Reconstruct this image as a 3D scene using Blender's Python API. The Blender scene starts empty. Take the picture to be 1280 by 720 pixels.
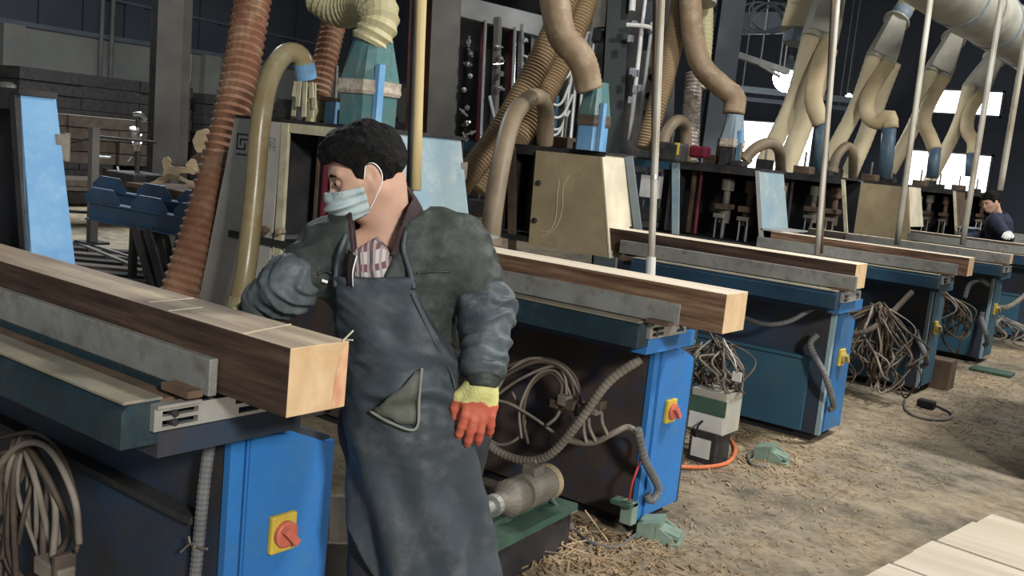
import bpy, bmesh, math, random
import numpy as np
from mathutils import Vector, Matrix
R_ = random.Random(7)
sc = bpy.context.scene
COL = sc.collection
pi = math.pi

# ------------------------------------------------------------------ camera
cam = bpy.data.objects.new('camera', bpy.data.cameras.new('camera'))
COL.objects.link(cam)
right = Vector((0.78953480, 0.60583911, 0.09794780))
down = Vector((0.16202257, -0.05183269, -0.98542481))
fwd = Vector((-0.59193199, 0.79389694, -0.13908332))
m = Matrix.Identity(4)
for r in range(3):
    m[r][0] = right[r]; m[r][1] = -down[r]; m[r][2] = -fwd[r]
m[2][3] = 1.58
cam.matrix_world = m
cam.data.sensor_width = 36.0
cam.data.lens = 1240.77 / 1280 * 36.0
cam.data.clip_start = 0.05
cam.data.clip_end = 200
sc.camera = cam

# ------------------------------------------------------------------ world and lamps
w = bpy.data.worlds.new('daylight'); sc.world = w; w.use_nodes = True
w.node_tree.nodes['Background'].inputs[0].default_value = (0.80, 0.90, 1.0, 1)
w.node_tree.nodes['Background'].inputs[1].default_value = 0.27

def area(name, loc, aim, size, power, col=(1, 1, 1), sy=None):
    l = bpy.data.lights.new(name, 'AREA'); l.energy = power; l.color = col
    l.shape = 'RECTANGLE'; l.size = size; l.size_y = sy or size
    o = bpy.data.objects.new(name, l); COL.objects.link(o); o.location = loc
    o.rotation_euler = (Vector(aim) - Vector(loc)).to_track_quat('-Z', 'Y').to_euler()
    return o
area('doorway_daylight', (7.0, -2.4, 5.2), (-2.0, 2.6, 0.6), 1.1, 800, (1.0, 0.97, 0.92), 1.1)
area('overhead_light', (0.5, 6.0, 6.2), (-0.6, 6.0, 0), 0.45, 360, (1.0, 0.98, 0.94), 0.8)
area('overhead_light', (0.2, 13.5, 6.2), (-1.4, 13.5, 0), 1.3, 340, (1.0, 0.98, 0.94), 3.0)  # extra lamp, added so the far machines are not left dim
area('overhead_light', (-12.5, 7.5, 6.2), (-13, 8, 0), 1.5, 620, (0.9, 0.96, 1.0), 6.0)
sc.view_settings.view_transform = 'Standard'
sc.view_settings.look = 'None'
sc.view_settings.gamma = 1.0
sc.view_settings.exposure = 0.45
sc.view_settings.use_curve_mapping = False

# ------------------------------------------------------------------ materials
MATS = {}
def mat(name, c1, c2=None, rough=0.65, metal=0.0, scale=5.0, bump=0.15, stretch=(1, 1, 1), lo=0.35, hi=0.7, c3=None, spec=0.3, detail=8, fine=60.0):
    if name in MATS: return MATS[name]
    mt = bpy.data.materials.new(name); mt.use_nodes = True
    nt = mt.node_tree; N = nt.nodes; L = nt.links
    b = N['Principled BSDF']
    b.inputs['Roughness'].default_value = rough
    b.inputs['Metallic'].default_value = metal
    b.inputs['Specular IOR Level'].default_value = spec
    tc = N.new('ShaderNodeTexCoord'); mp = N.new('ShaderNodeMapping')
    mp.inputs['Scale'].default_value = stretch
    L.new(tc.outputs['Object'], mp.inputs[0])
    n1 = N.new('ShaderNodeTexNoise'); n1.inputs['Scale'].default_value = scale; n1.inputs['Detail'].default_value = detail
    L.new(mp.outputs[0], n1.inputs['Vector'])
    cr = N.new('ShaderNodeValToRGB'); e = cr.color_ramp.elements
    e[0].position = lo; e[1].position = hi
    c2 = c2 or tuple(x * 0.6 for x in c1)
    e[0].color = (*c2, 1); e[1].color = (*c1, 1)
    L.new(n1.outputs[0], cr.inputs[0])
    out = cr.outputs[0]
    n2 = N.new('ShaderNodeTexNoise'); n2.inputs['Scale'].default_value = fine; n2.inputs['Detail'].default_value = 4
    L.new(mp.outputs[0], n2.inputs['Vector'])
    if c3:
        cr2 = N.new('ShaderNodeValToRGB'); cr2.color_ramp.elements[0].position = 0.5; cr2.color_ramp.elements[1].position = 0.72
        n3 = N.new('ShaderNodeTexNoise'); n3.inputs['Scale'].default_value = scale * 2.3; n3.inputs['Detail'].default_value = 9
        n3.inputs['Roughness'].default_value = 0.7
        L.new(mp.outputs[0], n3.inputs['Vector']); L.new(n3.outputs[0], cr2.inputs[0])
        mx = N.new('ShaderNodeMix'); mx.data_type = 'RGBA'
        L.new(cr2.outputs[0], mx.inputs['Factor']); L.new(out, mx.inputs['A']); mx.inputs['B'].default_value = (*c3, 1)
        out = mx.outputs['Result']
    L.new(out, b.inputs['Base Color'])
    if bump:
        bp = N.new('ShaderNodeBump'); bp.inputs['Strength'].default_value = bump; bp.inputs['Distance'].default_value = 0.01
        L.new(n2.outputs[0], bp.inputs['Height']); L.new(bp.outputs[0], b.inputs['Normal'])
    MATS[name] = mt
    return mt
def emit(name, c, s):
    mt = bpy.data.materials.new(name); mt.use_nodes = True
    b = mt.node_tree.nodes['Principled BSDF']
    b.inputs['Base Color'].default_value = (*c, 1)
    b.inputs['Emission Color'].default_value = (*c, 1); b.inputs['Emission Strength'].default_value = s
    return mt

M_blue = mat('blue_paint', (0.032, 0.19, 0.52), (0.03, 0.15, 0.40), 0.42, scale=3, bump=0.05, c3=(0.05, 0.17, 0.36))
M_blue2 = mat('worn_blue_paint', (0.03, 0.17, 0.42), (0.03, 0.11, 0.25), 0.5, scale=3, bump=0.08, c3=(0.08, 0.12, 0.16))
M_lblue = mat('dusty_light_blue_paint', (0.27, 0.35, 0.37), (0.20, 0.30, 0.36), 0.6, scale=4, bump=0.06, c3=(0.38, 0.42, 0.40))
M_sky = mat('sky_blue_paint', (0.17, 0.35, 0.55), (0.11, 0.26, 0.48), 0.5, scale=4, bump=0.05, c3=(0.22, 0.38, 0.55))
M_base = mat('grimy_dark_blue', (0.022, 0.055, 0.11), (0.035, 0.033, 0.034), 0.6, scale=2.2, bump=0.12, c3=(0.06, 0.045, 0.033))
M_base2 = mat('rusty_brown_steel', (0.078, 0.052, 0.037), (0.04, 0.032, 0.03), 0.7, scale=2.5, bump=0.15, c3=(0.015, 0.04, 0.10))
M_panelblue = mat('teal_blue_panel', (0.035, 0.115, 0.18), (0.03, 0.08, 0.12), 0.5, scale=1.5, bump=0.06, c3=(0.055, 0.10, 0.12))
M_teal = mat('dark_teal_paint', (0.017, 0.042, 0.056), (0.013, 0.027, 0.035), 0.5, scale=3, bump=0.06, c3=(0.045, 0.058, 0.058))
M_tabletop = mat('dusty_table_top', (0.30, 0.255, 0.175), (0.17, 0.155, 0.12), 0.8, scale=5, bump=0.12, c3=(0.13, 0.16, 0.16))
M_fence = mat('bare_grey_steel', (0.31, 0.31, 0.285), (0.22, 0.22, 0.205), 0.55, 0.25, scale=6, bump=0.08, c3=(0.14, 0.13, 0.11))
M_steel = mat('bright_steel', (0.55, 0.55, 0.53), (0.36, 0.35, 0.33), 0.38, 0.6, scale=9, bump=0.06)
M_dsteel = mat('dark_steel', (0.045, 0.045, 0.048), (0.022, 0.022, 0.024), 0.6, 0.2, scale=6, bump=0.1, c3=(0.07, 0.055, 0.04))
M_black = mat('near_black_steel', (0.018, 0.018, 0.02), (0.01, 0.01, 0.011), 0.75, scale=5, bump=0.06)
M_brown = mat('dusty_brown_steel', (0.15, 0.095, 0.06), (0.07, 0.05, 0.036), 0.8, scale=7, bump=0.15)
M_beige = mat('dust_covered_panel', (0.38, 0.31, 0.19), (0.28, 0.225, 0.135), 0.8, scale=3.5, bump=0.1, c3=(0.26, 0.21, 0.13))
M_cream = mat('cream_panel', (0.66, 0.60, 0.46), (0.5, 0.45, 0.33), 0.75, scale=6, bump=0.1)
M_greyp = mat('grey_white_panel', (0.46, 0.44, 0.40), (0.38, 0.36, 0.33), 0.6, scale=3, bump=0.05, c3=(0.34, 0.31, 0.26))
M_edge = mat('chipped_cream_edge', (0.62, 0.58, 0.40), (0.42, 0.39, 0.27), 0.7, scale=12, bump=0.15)
M_mark = mat('printed_dark_mark', (0.05, 0.06, 0.08), (0.045, 0.05, 0.07), 0.6, bump=0)
M_hose = mat('brown_ribbed_hose', (0.31, 0.17, 0.105), (0.20, 0.088, 0.052), 0.6, scale=3, bump=0.05, c3=(0.36, 0.26, 0.17))
M_hose2 = mat('tan_ribbed_hose', (0.33, 0.24, 0.14), (0.23, 0.165, 0.095), 0.6, scale=4, bump=0.05)
M_hose3 = mat('olive_ribbed_hose', (0.46, 0.42, 0.24), (0.34, 0.31, 0.18), 0.55, scale=4, bump=0.05)
M_cream_hose = mat('cream_duct_hose', (0.70, 0.62, 0.42), (0.57, 0.48, 0.31), 0.6, scale=3, bump=0.05)
M_tan = mat('tan_smooth_hose', (0.27, 0.195, 0.12), (0.18, 0.12, 0.072), 0.55, scale=4, bump=0.04, c3=(0.34, 0.28, 0.19))
M_pvc = mat('yellowed_plastic_pipe', (0.32, 0.27, 0.155), (0.25, 0.185, 0.08), 0.3, scale=3, bump=0.03, c3=(0.36, 0.33, 0.23), spec=0.5)
M_pvcd = mat('dusty_plastic_pipe', (0.235, 0.185, 0.125), (0.15, 0.115, 0.075), 0.5, scale=4, bump=0.06)
M_wrap = mat('wrapped_cloth_tape', (0.52, 0.46, 0.38), (0.32, 0.27, 0.21), 0.8, scale=20, bump=0.5)
M_green = mat('green_blue_hopper', (0.04, 0.16, 0.18), (0.09, 0.16, 0.15), 0.35, scale=5, bump=0.05, c3=(0.16, 0.21, 0.19))
M_duct = mat('galvanised_duct', (0.45, 0.44, 0.38), (0.35, 0.34, 0.29), 0.5, 0.15, scale=3, bump=0.05, c3=(0.50, 0.46, 0.35))
M_ductb = mat('blue_grey_collar', (0.24, 0.30, 0.36), (0.19, 0.24, 0.28), 0.5, scale=4, bump=0.04)
M_foil = mat('foil_duct', (0.66, 0.62, 0.58), (0.34, 0.28, 0.24), 0.35, 0.5, scale=22, bump=0.5)
M_bamboo = mat('yellow_bamboo', (0.60, 0.49, 0.26), (0.48, 0.37, 0.18), 0.5, scale=3, bump=0.05, stretch=(1, 1, 0.2))
M_pole = mat('white_grey_pipe', (0.52, 0.51, 0.45), (0.28, 0.24, 0.18), 0.45, 0.1, scale=5, bump=0.05, stretch=(1, 1, 0.4))
M_cable = mat('dusty_cable', (0.12, 0.088, 0.064), (0.055, 0.043, 0.034), 0.7, scale=9, bump=0.05)
M_cable2 = mat('pale_cable', (0.25, 0.215, 0.175), (0.14, 0.12, 0.098), 0.7, scale=9, bump=0.05)
M_conduit = mat('grey_conduit', (0.17, 0.175, 0.175), (0.10, 0.10, 0.10), 0.6, scale=9, bump=0.05)
M_redw = mat('red_wire', (0.55, 0.06, 0.05), (0.4, 0.05, 0.05), 0.5, bump=0)
M_yellow = mat('yellow_plastic', (0.58, 0.43, 0.06), (0.48, 0.35, 0.05), 0.45, scale=20, bump=0)
M_red = mat('faded_red_plastic', (0.58, 0.16, 0.10), (0.46, 0.12, 0.08), 0.45, scale=20, bump=0)
M_dred = mat('dark_red_paint', (0.15, 0.012, 0.028), (0.09, 0.01, 0.02), 0.5, scale=6, bump=0.05)
M_orange = mat('orange_air_hose', (0.62, 0.18, 0.07), (0.5, 0.14, 0.06), 0.5, bump=0)
M_mint = mat('mint_green_paint', (0.23, 0.32, 0.25), (0.15, 0.21, 0.165), 0.6, scale=8, bump=0.1)
M_dgreen = mat('dark_green_paint', (0.06, 0.13, 0.09), (0.035, 0.07, 0.05), 0.6, scale=7, bump=0.1, c3=(0.09, 0.10, 0.08))
M_white = mat('off_white_plastic', (0.66, 0.66, 0.64), (0.5, 0.5, 0.48), 0.5, scale=8, bump=0.03)
M_lead = mat('motor_grey', (0.22, 0.20, 0.165), (0.13, 0.115, 0.095), 0.6, 0.2, scale=9, bump=0.12)
M_scrap = mat('pale_split_wood', (0.56, 0.45, 0.29), (0.40, 0.30, 0.18), 0.8, scale=6, bump=0.3, stretch=(1, 1, 5))
M_dboard = mat('dark_board', (0.045, 0.040, 0.038), (0.024, 0.022, 0.022), 0.8, scale=4, bump=0.15, stretch=(0.3, 3, 3))
M_mboard = mat('grey_brown_board', (0.115, 0.092, 0.072), (0.07, 0.057, 0.047), 0.8, scale=4, bump=0.15, stretch=(0.4, 3, 3))
M_concretecol = mat('grey_painted_column', (0.165, 0.155, 0.14), (0.115, 0.11, 0.10), 0.7, scale=3, bump=0.05)
M_rafter = mat('grey_blue_steelwork', (0.10, 0.12, 0.14), (0.07, 0.085, 0.10), 0.6, 0.1, scale=2, bump=0.04)
M_lsteel = mat('pale_steelwork', (0.42, 0.43, 0.43), (0.28, 0.29, 0.29), 0.5, 0.2, scale=3, bump=0.04)
M_sheen = mat('polished_rod', (0.75, 0.76, 0.76), (0.6, 0.6, 0.6), 0.22, 0.9, scale=5, bump=0)
M_pale = mat('pale_planed_board', (0.56, 0.50, 0.41), (0.45, 0.39, 0.30), 0.65, scale=4, bump=0.08, stretch=(0.25, 4, 4))

def beam_mat(name, dark, mid, pale, stripes):
    """laminated timber: long grain along X, glue lines across Z."""
    mt = bpy.data.materials.new(name); mt.use_nodes = True
    nt = mt.node_tree; N = nt.nodes; L = nt.links; b = N['Principled BSDF']
    b.inputs['Roughness'].default_value = 0.7; b.inputs['Specular IOR Level'].default_value = 0.2
    tc = N.new('ShaderNodeTexCoord'); mp = N.new('ShaderNodeMapping'); mp.inputs['Scale'].default_value = (0.5, 8, stripes)
    L.new(tc.outputs['Object'], mp.inputs[0])
    n1 = N.new('ShaderNodeTexNoise'); n1.inputs['Scale'].default_value = 3.0; n1.inputs['Detail'].default_value = 10; n1.inputs['Roughness'].default_value = 0.7
    L.new(mp.outputs[0], n1.inputs['Vector'])
    cr = N.new('ShaderNodeValToRGB'); e = cr.color_ramp.elements
    e[0].position = 0.36; e[0].color = (*dark, 1); e[1].position = 0.68; e[1].color = (*pale, 1)
    k = cr.color_ramp.elements.new(0.5); k.color = (*mid, 1)
    L.new(n1.outputs[0], cr.inputs[0]); L.new(cr.outputs[0], b.inputs['Base Color'])
    bp = N.new('ShaderNodeBump'); bp.inputs['Strength'].default_value = 0.25; bp.inputs['Distance'].default_value = 0.006
    L.new(n1.outputs[0], bp.inputs['Height']); L.new(bp.outputs[0], b.inputs['Normal'])
    return mt
M_beam = beam_mat('dark_laminated_side', (0.030, 0.018, 0.013), (0.066, 0.041, 0.029), (0.135, 0.085, 0.056), 9)
M_beam2 = beam_mat('brown_laminated_side', (0.06, 0.031, 0.020), (0.15, 0.088, 0.054), (0.30, 0.20, 0.125), 9)
M_beamtop = mat('planed_beam_top', (0.74, 0.66, 0.53), (0.55, 0.47, 0.36), 0.7, scale=3, bump=0.12, stretch=(0.35, 5, 5))
M_beamtop1 = mat('stained_beam_top', (0.50, 0.42, 0.29), (0.25, 0.19, 0.15), 0.7, scale=3, bump=0.15, stretch=(0.5, 6, 6), c3=(0.20, 0.15, 0.125))
M_beamend = mat('sawn_beam_end', (0.62, 0.46, 0.28), (0.50, 0.34, 0.185), 0.7, scale=9, bump=0.1, stretch=(1, 1.6, 1), c3=(0.56, 0.35, 0.19))
M_beamred = mat('reddish_heartwood', (0.50, 0.22, 0.13), (0.64, 0.42, 0.25), 0.7, scale=16, bump=0.1, stretch=(1, 2, 1))

# ------------------------------------------------------------------ mesh helpers
ORI = {}
def obj(name, bm, mt, parent=None, smooth=False, kind=None, origin=None):
    """links one bmesh (world coordinates) as ONE mesh object"""
    me = bpy.data.meshes.new(name)
    if parent is not None: o0 = ORI[parent]
    elif origin is not None: o0 = Vector(origin)
    else:
        co = [v.co for v in bm.verts]
        o0 = Vector(((min(c.x for c in co) + max(c.x for c in co)) / 2, (min(c.y for c in co) + max(c.y for c in co)) / 2, min(c.z for c in co)))
    for v in bm.verts: v.co -= o0
    bmesh.ops.recalc_face_normals(bm, faces=bm.faces[:])
    bm.to_mesh(me); bm.free()
    for k in (mt if isinstance(mt, (list, tuple)) else [mt]): me.materials.append(k)
    if smooth:
        me.polygons.foreach_set('use_smooth', [True] * len(me.polygons))
    o = bpy.data.objects.new(name, me); COL.objects.link(o)
    if parent is not None: o.parent = parent
    else: o.location = o0
    ORI[o] = o0
    if kind: o['kind'] = kind
    return o
def tag(o, label, cat, group=None):
    o['label'] = label; o['category'] = cat
    if group: o['group'] = group
    return o
def thing(name, label, cat, loc, group=None):
    o = bpy.data.objects.new(name, None); COL.objects.link(o); o.location = loc
    o.empty_display_size = 0.1
    ORI[o] = Vector(loc)
    return tag(o, label, cat, group)
def struct(name, bm, mt, **k):
    o = obj(name, bm, mt, **k); o['kind'] = 'structure'; return o
def BM(): return bmesh.new()
def box(bm, x0, x1, y0, y1, z0, z1, mi=0, bev=0.0):
    vs = [bm.verts.new((x, y, z)) for x in (x0, x1) for y in (y0, y1) for z in (z0, z1)]
    fs = [(0, 1, 3, 2), (4, 6, 7, 5), (0, 4, 5, 1), (2, 3, 7, 6), (0, 2, 6, 4), (1, 5, 7, 3)]
    F = [bm.faces.new([vs[i] for i in f]) for f in fs]
    for f in F: f.material_index = mi
    if bev:
        es = list({e for f in F for e in f.edges})
        bmesh.ops.bevel(bm, geom=es, offset=bev, segments=2, affect='EDGES', profile=0.5)
    return bm
def cbox(c, s, bev=0.0):
    b = BM(); box(b, c[0] - s[0] / 2, c[0] + s[0] / 2, c[1] - s[1] / 2, c[1] + s[1] / 2, c[2] - s[2] / 2, c[2] + s[2] / 2, 0, bev); return b
def bx(*a, **k): return box(BM(), *a, **k)
def prism(bm, pts, axis, a, b, mi=0):
    """polygon pts (2D) extruded along axis from a to b"""
    def P(p, t):
        return {'x': (t, p[0], p[1]), 'y': (p[0], t, p[1]), 'z': (p[0], p[1], t)}[axis]
    A = [bm.verts.new(P(p, a)) for p in pts]; B = [bm.verts.new(P(p, b)) for p in pts]
    n = len(pts)
    F = [bm.faces.new(A), bm.faces.new(B[::-1])]
    for i in range(n): F.append(bm.faces.new((A[i], A[(i + 1) % n], B[(i + 1) % n], B[i])))
    for f in F: f.material_index = mi
    return bm
def solid(bm, quad_a, quad_b, mi=0):
    A = [bm.verts.new(p) for p in quad_a]; B = [bm.verts.new(p) for p in quad_b]
    n = len(A); F = [bm.faces.new(A), bm.faces.new(B[::-1])]
    for i in range(n): F.append(bm.faces.new((A[i], A[(i + 1) % n], B[(i + 1) % n], B[i])))
    for f in F: f.material_index = mi
    return bm
def bar(bm, p, q, wd, ht=None, up=(0, 0, 1), mi=0):
    """square bar from p to q"""
    p = Vector(p); q = Vector(q); d = (q - p).normalized(); ht = ht or wd
    u = Vector(up)
    if abs(d.dot(u)) > 0.98: u = Vector((0, 1, 0))
    s = d.cross(u).normalized() * wd / 2; t = s.cross(d).normalized() * ht / 2
    return solid(bm, [p + s + t, p - s + t, p - s - t, p + s - t], [q + s + t, q - s + t, q - s - t, q + s - t], mi)
def catmull(P, n=8, closed=False):
    P = [Vector(p) for p in P]
    if len(P) < 3:
        return [P[0].lerp(P[1], i / n) for i in range(n + 1)]
    out = []
    Q = [P[0] * 2 - P[1]] + P + [P[-1] * 2 - P[-2]]
    for i in range(1, len(Q) - 2):
        a, b, c, d = Q[i - 1:i + 3]
        for k in range(n):
            t = k / n
            out.append(0.5 * ((2 * b) + (c - a) * t + (2 * a - 5 * b + 4 * c - d) * t * t + (3 * b - a - 3 * c + d) * t ** 3))
    out.append(P[-1]); return out
def resample(path, step):
    L = [0.0]
    for a, b in zip(path, path[1:]): L.append(L[-1] + (b - a).length)
    n = max(2, int(L[-1] / step)); out = []; j = 0
    for i in range(n + 1):
        s = L[-1] * i / n
        while j < len(L) - 2 and L[j + 1] < s: j += 1
        t = (s - L[j]) / max(1e-9, L[j + 1] - L[j]); out.append(path[j].lerp(path[j + 1], t))
    return out
def sweep(bm, path, rad, seg=8, cap=True, mi=0):
    """rad: number or function of (index, n)"""
    n = len(path); T = []
    for i in range(n):
        a = path[max(0, i - 1)]; b = path[min(n - 1, i + 1)]
        d = b - a
        T.append(d.normalized() if d.length > 1e-9 else Vector((0, 0, 1)))
    u = Vector((0, 0, 1)) if abs(T[0].z) < 0.9 else Vector((1, 0, 0))
    u = (u - T[0] * u.dot(T[0])).normalized(); rings = []
    for i in range(n):
        if i:
            u = u - T[i] * u.dot(T[i])
            u = u.normalized() if u.length > 1e-6 else Vector((1, 0, 0))
        v = T[i].cross(u)
        r = rad(i, n) if callable(rad) else rad
        rings.append([bm.verts.new(path[i] + (u * math.cos(2 * pi * k / seg) + v * math.sin(2 * pi * k / seg)) * r) for k in range(seg)])
    F = []
    for a, b in zip(rings, rings[1:]):
        for k in range(seg): F.append(bm.faces.new((a[k], a[(k + 1) % seg], b[(k + 1) % seg], b[k])))
    if cap: F.append(bm.faces.new(rings[0][::-1])); F.append(bm.faces.new(rings[-1]))
    for f in F: f.material_index = mi
    return bm
def tube(pts, r, seg=8, n=8, bm=None, mi=0):
    return sweep(bm or BM(), catmull(pts, n), r, seg, mi=mi)
def rod(bm, p, q, r, seg=10, r2=None, mi=0):
    p = Vector(p); q = Vector(q); r2 = r if r2 is None else r2
    return sweep(bm, [p, q], lambda i, n: r if i == 0 else r2, seg, mi=mi)
def ribbed(pts, r, pitch, depth=0.08, seg=18, n=10, rf=None):
    path = resample(catmull(pts, n), pitch / 2)
    def rr(i, N):
        k = rf(i / (N - 1)) if rf else 1.0
        return r * k * (1.0 if i % 2 else 1.0 - depth)
    return sweep(BM(), path, rr, seg)
def lathe(bm, c, axis, prof, seg=20, mi=0):
    """prof: list of (t, r) along axis from c"""
    c = Vector(c); d = Vector(axis).normalized()
    u = Vector((0, 0, 1)) if abs(d.z) < 0.9 else Vector((1, 0, 0))
    u = (u - d * u.dot(d)).normalized(); v = d.cross(u); rings = []
    for t, r in prof:
        rings.append([bm.verts.new(c + d * t + (u * math.cos(2 * pi * k / seg) + v * math.sin(2 * pi * k / seg)) * max(r, 1e-4)) for k in range(seg)])
    for a, b in zip(rings, rings[1:]):
        for k in range(seg):
            f = bm.faces.new((a[k], a[(k + 1) % seg], b[(k + 1) % seg], b[k])); f.material_index = mi
    for rg in (rings[0][::-1], rings[-1]):
        f = bm.faces.new(rg); f.material_index = mi
    return bm
V = Vector

# ------------------------------------------------------------------ the hall
def floor_mat():
    mt = bpy.data.materials.new('dusty_concrete'); mt.use_nodes = True
    nt = mt.node_tree; N = nt.nodes; L = nt.links; b = N['Principled BSDF']
    b.inputs['Roughness'].default_value = 0.75; b.inputs['Specular IOR Level'].default_value = 0.25
    tc = N.new('ShaderNodeTexCoord')
    def noise(s, d=8, st=(1, 1, 1), rg=0.6):
        mp = N.new('ShaderNodeMapping'); mp.inputs['Scale'].default_value = st
        mp.inputs['Rotation'].default_value = (0, 0, 0.5)
        L.new(tc.outputs['Object'], mp.inputs[0])
        n = N.new('ShaderNodeTexNoise'); n.inputs['Scale'].default_value = s; n.inputs['Detail'].default_value = d; n.inputs['Roughness'].default_value = rg
        L.new(mp.outputs[0], n.inputs['Vector']); return n.outputs[0]
    def ramp(f, a, b_, ca, cb):
        c = N.new('ShaderNodeValToRGB'); e = c.color_ramp.elements; e[0].position = a; e[1].position = b_
        e[0].color = (*ca, 1); e[1].color = (*cb, 1); L.new(f, c.inputs[0]); return c.outputs[0]
    def mix(f, a, c):
        x = N.new('ShaderNodeMix'); x.data_type = 'RGBA'; L.new(f, x.inputs['Factor']); L.new(a, x.inputs['A']); L.new(c, x.inputs['B']); return x.outputs['Result']
    big = noise(0.9, 8)
    base = ramp(noise(3.0, 12, (1, 1.25, 1), 0.78), 0.40, 0.62, (0.075, 0.066, 0.052), (0.29, 0.25, 0.185))
    dust = ramp(noise(9.0, 12, (1, 1.4, 1), 0.8), 0.42, 0.60, (0.18, 0.135, 0.08), (0.45, 0.36, 0.24))
    c = mix(ramp(big, 0.42, 0.62, (0, 0, 0), (0.85, 0.85, 0.85)), base, dust)
    speck = ramp(noise(60, 5, (1, 1.5, 1), 0.7), 0.58, 0.68, (0, 0, 0), (0.7, 0.7, 0.7))
    sc_ = N.new('ShaderNodeRGB'); sc_.outputs[0].default_value = (0.48, 0.39, 0.26, 1)
    c = mix(speck, c, sc_.outputs[0])
    dk = ramp(noise(6, 12, (1, 1.5, 1), 0.82), 0.56, 0.70, (0, 0, 0), (0.75, 0.75, 0.75))
    dc = N.new('ShaderNodeRGB'); dc.outputs[0].default_value = (0.055, 0.045, 0.035, 1)
    c = mix(dk, c, dc.outputs[0])
    L.new(c, b.inputs['Base Color'])
    bp = N.new('ShaderNodeBump'); bp.inputs['Strength'].default_value = 0.35; bp.inputs['Distance'].default_value = 0.015
    L.new(noise(18, 8), bp.inputs['Height']); L.new(bp.outputs[0], b.inputs['Normal'])
    return mt
M_floor = floor_mat()
# slabs poured in bays, with joints between them
b_ = BM(); box(b_, -21.5, 6.5, -5.5, 26.5, -0.35, -0.005)
floor = struct('floor', b_, mat('joint_dirt', (0.30, 0.25, 0.17), bump=0.1), origin=(0, 0, 0))
jx = [-21.5, -16.5, -11.5, -8.0, -4.7, -1.52, 2.4, 6.5]; jy = [-5.5, -1.0, 3.2, 7.35, 11.5, 16.0, 21.0, 26.5]
for i in range(len(jx) - 1):
    for j in range(len(jy) - 1):
        g = 0.006
        obj('slab', box(BM(), jx[i] + g, jx[i + 1] - g, jy[j] + g, jy[j + 1] - g, -0.0049, 0.0), M_floor, floor)
M_wallL = mat('grimy_plaster', (0.21, 0.215, 0.19), (0.14, 0.145, 0.135), 0.85, scale=0.8, bump=0.08, c3=(0.18, 0.15, 0.12))
M_wallU = mat('dark_sheet_metal', (0.045, 0.052, 0.065), (0.032, 0.037, 0.047), 0.7, scale=0.7, bump=0.05)
wl = struct('wall_left', box(BM(), -21.7, -21.5, -5.5, 26.5, 0, 3.15), M_wallL, origin=(-21.5, 0, 0))
b_ = BM()
for k in range(0, 64):
    y = -5.5 + k * 0.5; box(b_, -21.62, -21.5 + (0.05 if k % 2 else 0.0), y, y + 0.49, 3.15, 6.6)
obj('cladding', b_, M_wallU, wl, kind='stuff')
b_ = BM(); box(b_, -21.52, -21.42, -5.5, 26.5, 3.10, 3.20); obj('sill_rail', b_, M_rafter, wl)
for y in (6.0, 10.2, 15.1): obj('pilaster', box(BM(), -21.5, -21.3, y, y + 0.45, 0, 3.1), M_wallL, wl)
M_wallF = mat('dark_blue_end_wall', (0.055, 0.064, 0.082), (0.040, 0.047, 0.060), 0.8, scale=0.6, bump=0.05)
wins = [(-7.12, -5.44, 3.42, 4.06), (-7.5, -5.46, 1.35, 2.55), (-12.15, -9.9, 1.55, 3.0)]
# end wall built around its window openings
xs = sorted({-21.5, 6.5, *[w_[0] for w_ in wins], *[w_[1] for w_ in wins]}); zs = sorted({0.0, 6.6, *[w_[2] for w_ in wins], *[w_[3] for w_ in wins]})
b_ = BM()
for i in range(len(xs) - 1):
    for j in range(len(zs) - 1):
        cx, cz = (xs[i] + xs[i + 1]) / 2, (zs[j] + zs[j + 1]) / 2
        if any(w_[0] < cx < w_[1] and w_[2] < cz < w_[3] for w_ in wins): continue
        box(b_, xs[i], xs[i + 1], 26.0, 26.2, zs[j], zs[j + 1])
struct('wall_end', b_, M_wallF, origin=(0, 26, 0))
M_day = emit('daylight_pane', (0.93, 0.97, 1.0), 2.0)
for n, (a, c, z0, z1) in enumerate(wins):
    b_ = BM(); t = 0.05
    box(b_, a, c, 25.95, 26.1, z0, z0 + t); box(b_, a, c, 25.95, 26.1, z1 - t, z1)
    box(b_, a, a + t, 25.95, 26.1, z0, z1); box(b_, c - t, c, 25.95, 26.1, z0, z1)
    wn = struct('window_%d' % (n + 1), b_, M_rafter, origin=(a, 26, z0))
    k = 1 if n == 0 else 3
    for q in range(k):
        x0 = a + t + (c - a - 2 * t) * q / k; x1 = a + t + (c - a - 2 * t) * (q + 1) / k
        obj('pane', box(BM(), x0 + 0.004, x1 - 0.004, 26.0, 26.03, z0 + t, z1 - t), M_day, wn)
ceil = struct('ceiling', box(BM(), -21.7, 6.5, -5.5, 26.5, 6.6, 6.7), mat('dark_roof_sheet', (0.05, 0.055, 0.062), scale=0.8, bump=0.05), origin=(0, 0, 6.6))
for y in (2.0, 8.0, 14.0, 20.0):
    b_ = BM(); box(b_, -21.4, 6.4, y - 0.09, y + 0.09, 6.5, 6.58); box(b_, -21.4, 6.4, y - 0.09, y + 0.09, 6.0, 6.06)
    for k in range(27):
        x = -21.3 + k; bar(b_, (x, y, 6.05), (x + 0.5, y, 6.5), 0.05); bar(b_, (x + 0.5, y, 6.5), (x + 1, y, 6.05), 0.05)
    obj('roof_truss', b_, M_rafter, ceil)
for x in (-18, -15, -12, -9, -6, -3, 0, 3):
    obj('purlin', box(BM(), x - 0.05, x + 0.05, -5.4, 26, 6.4, 6.5), M_rafter, ceil)

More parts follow.
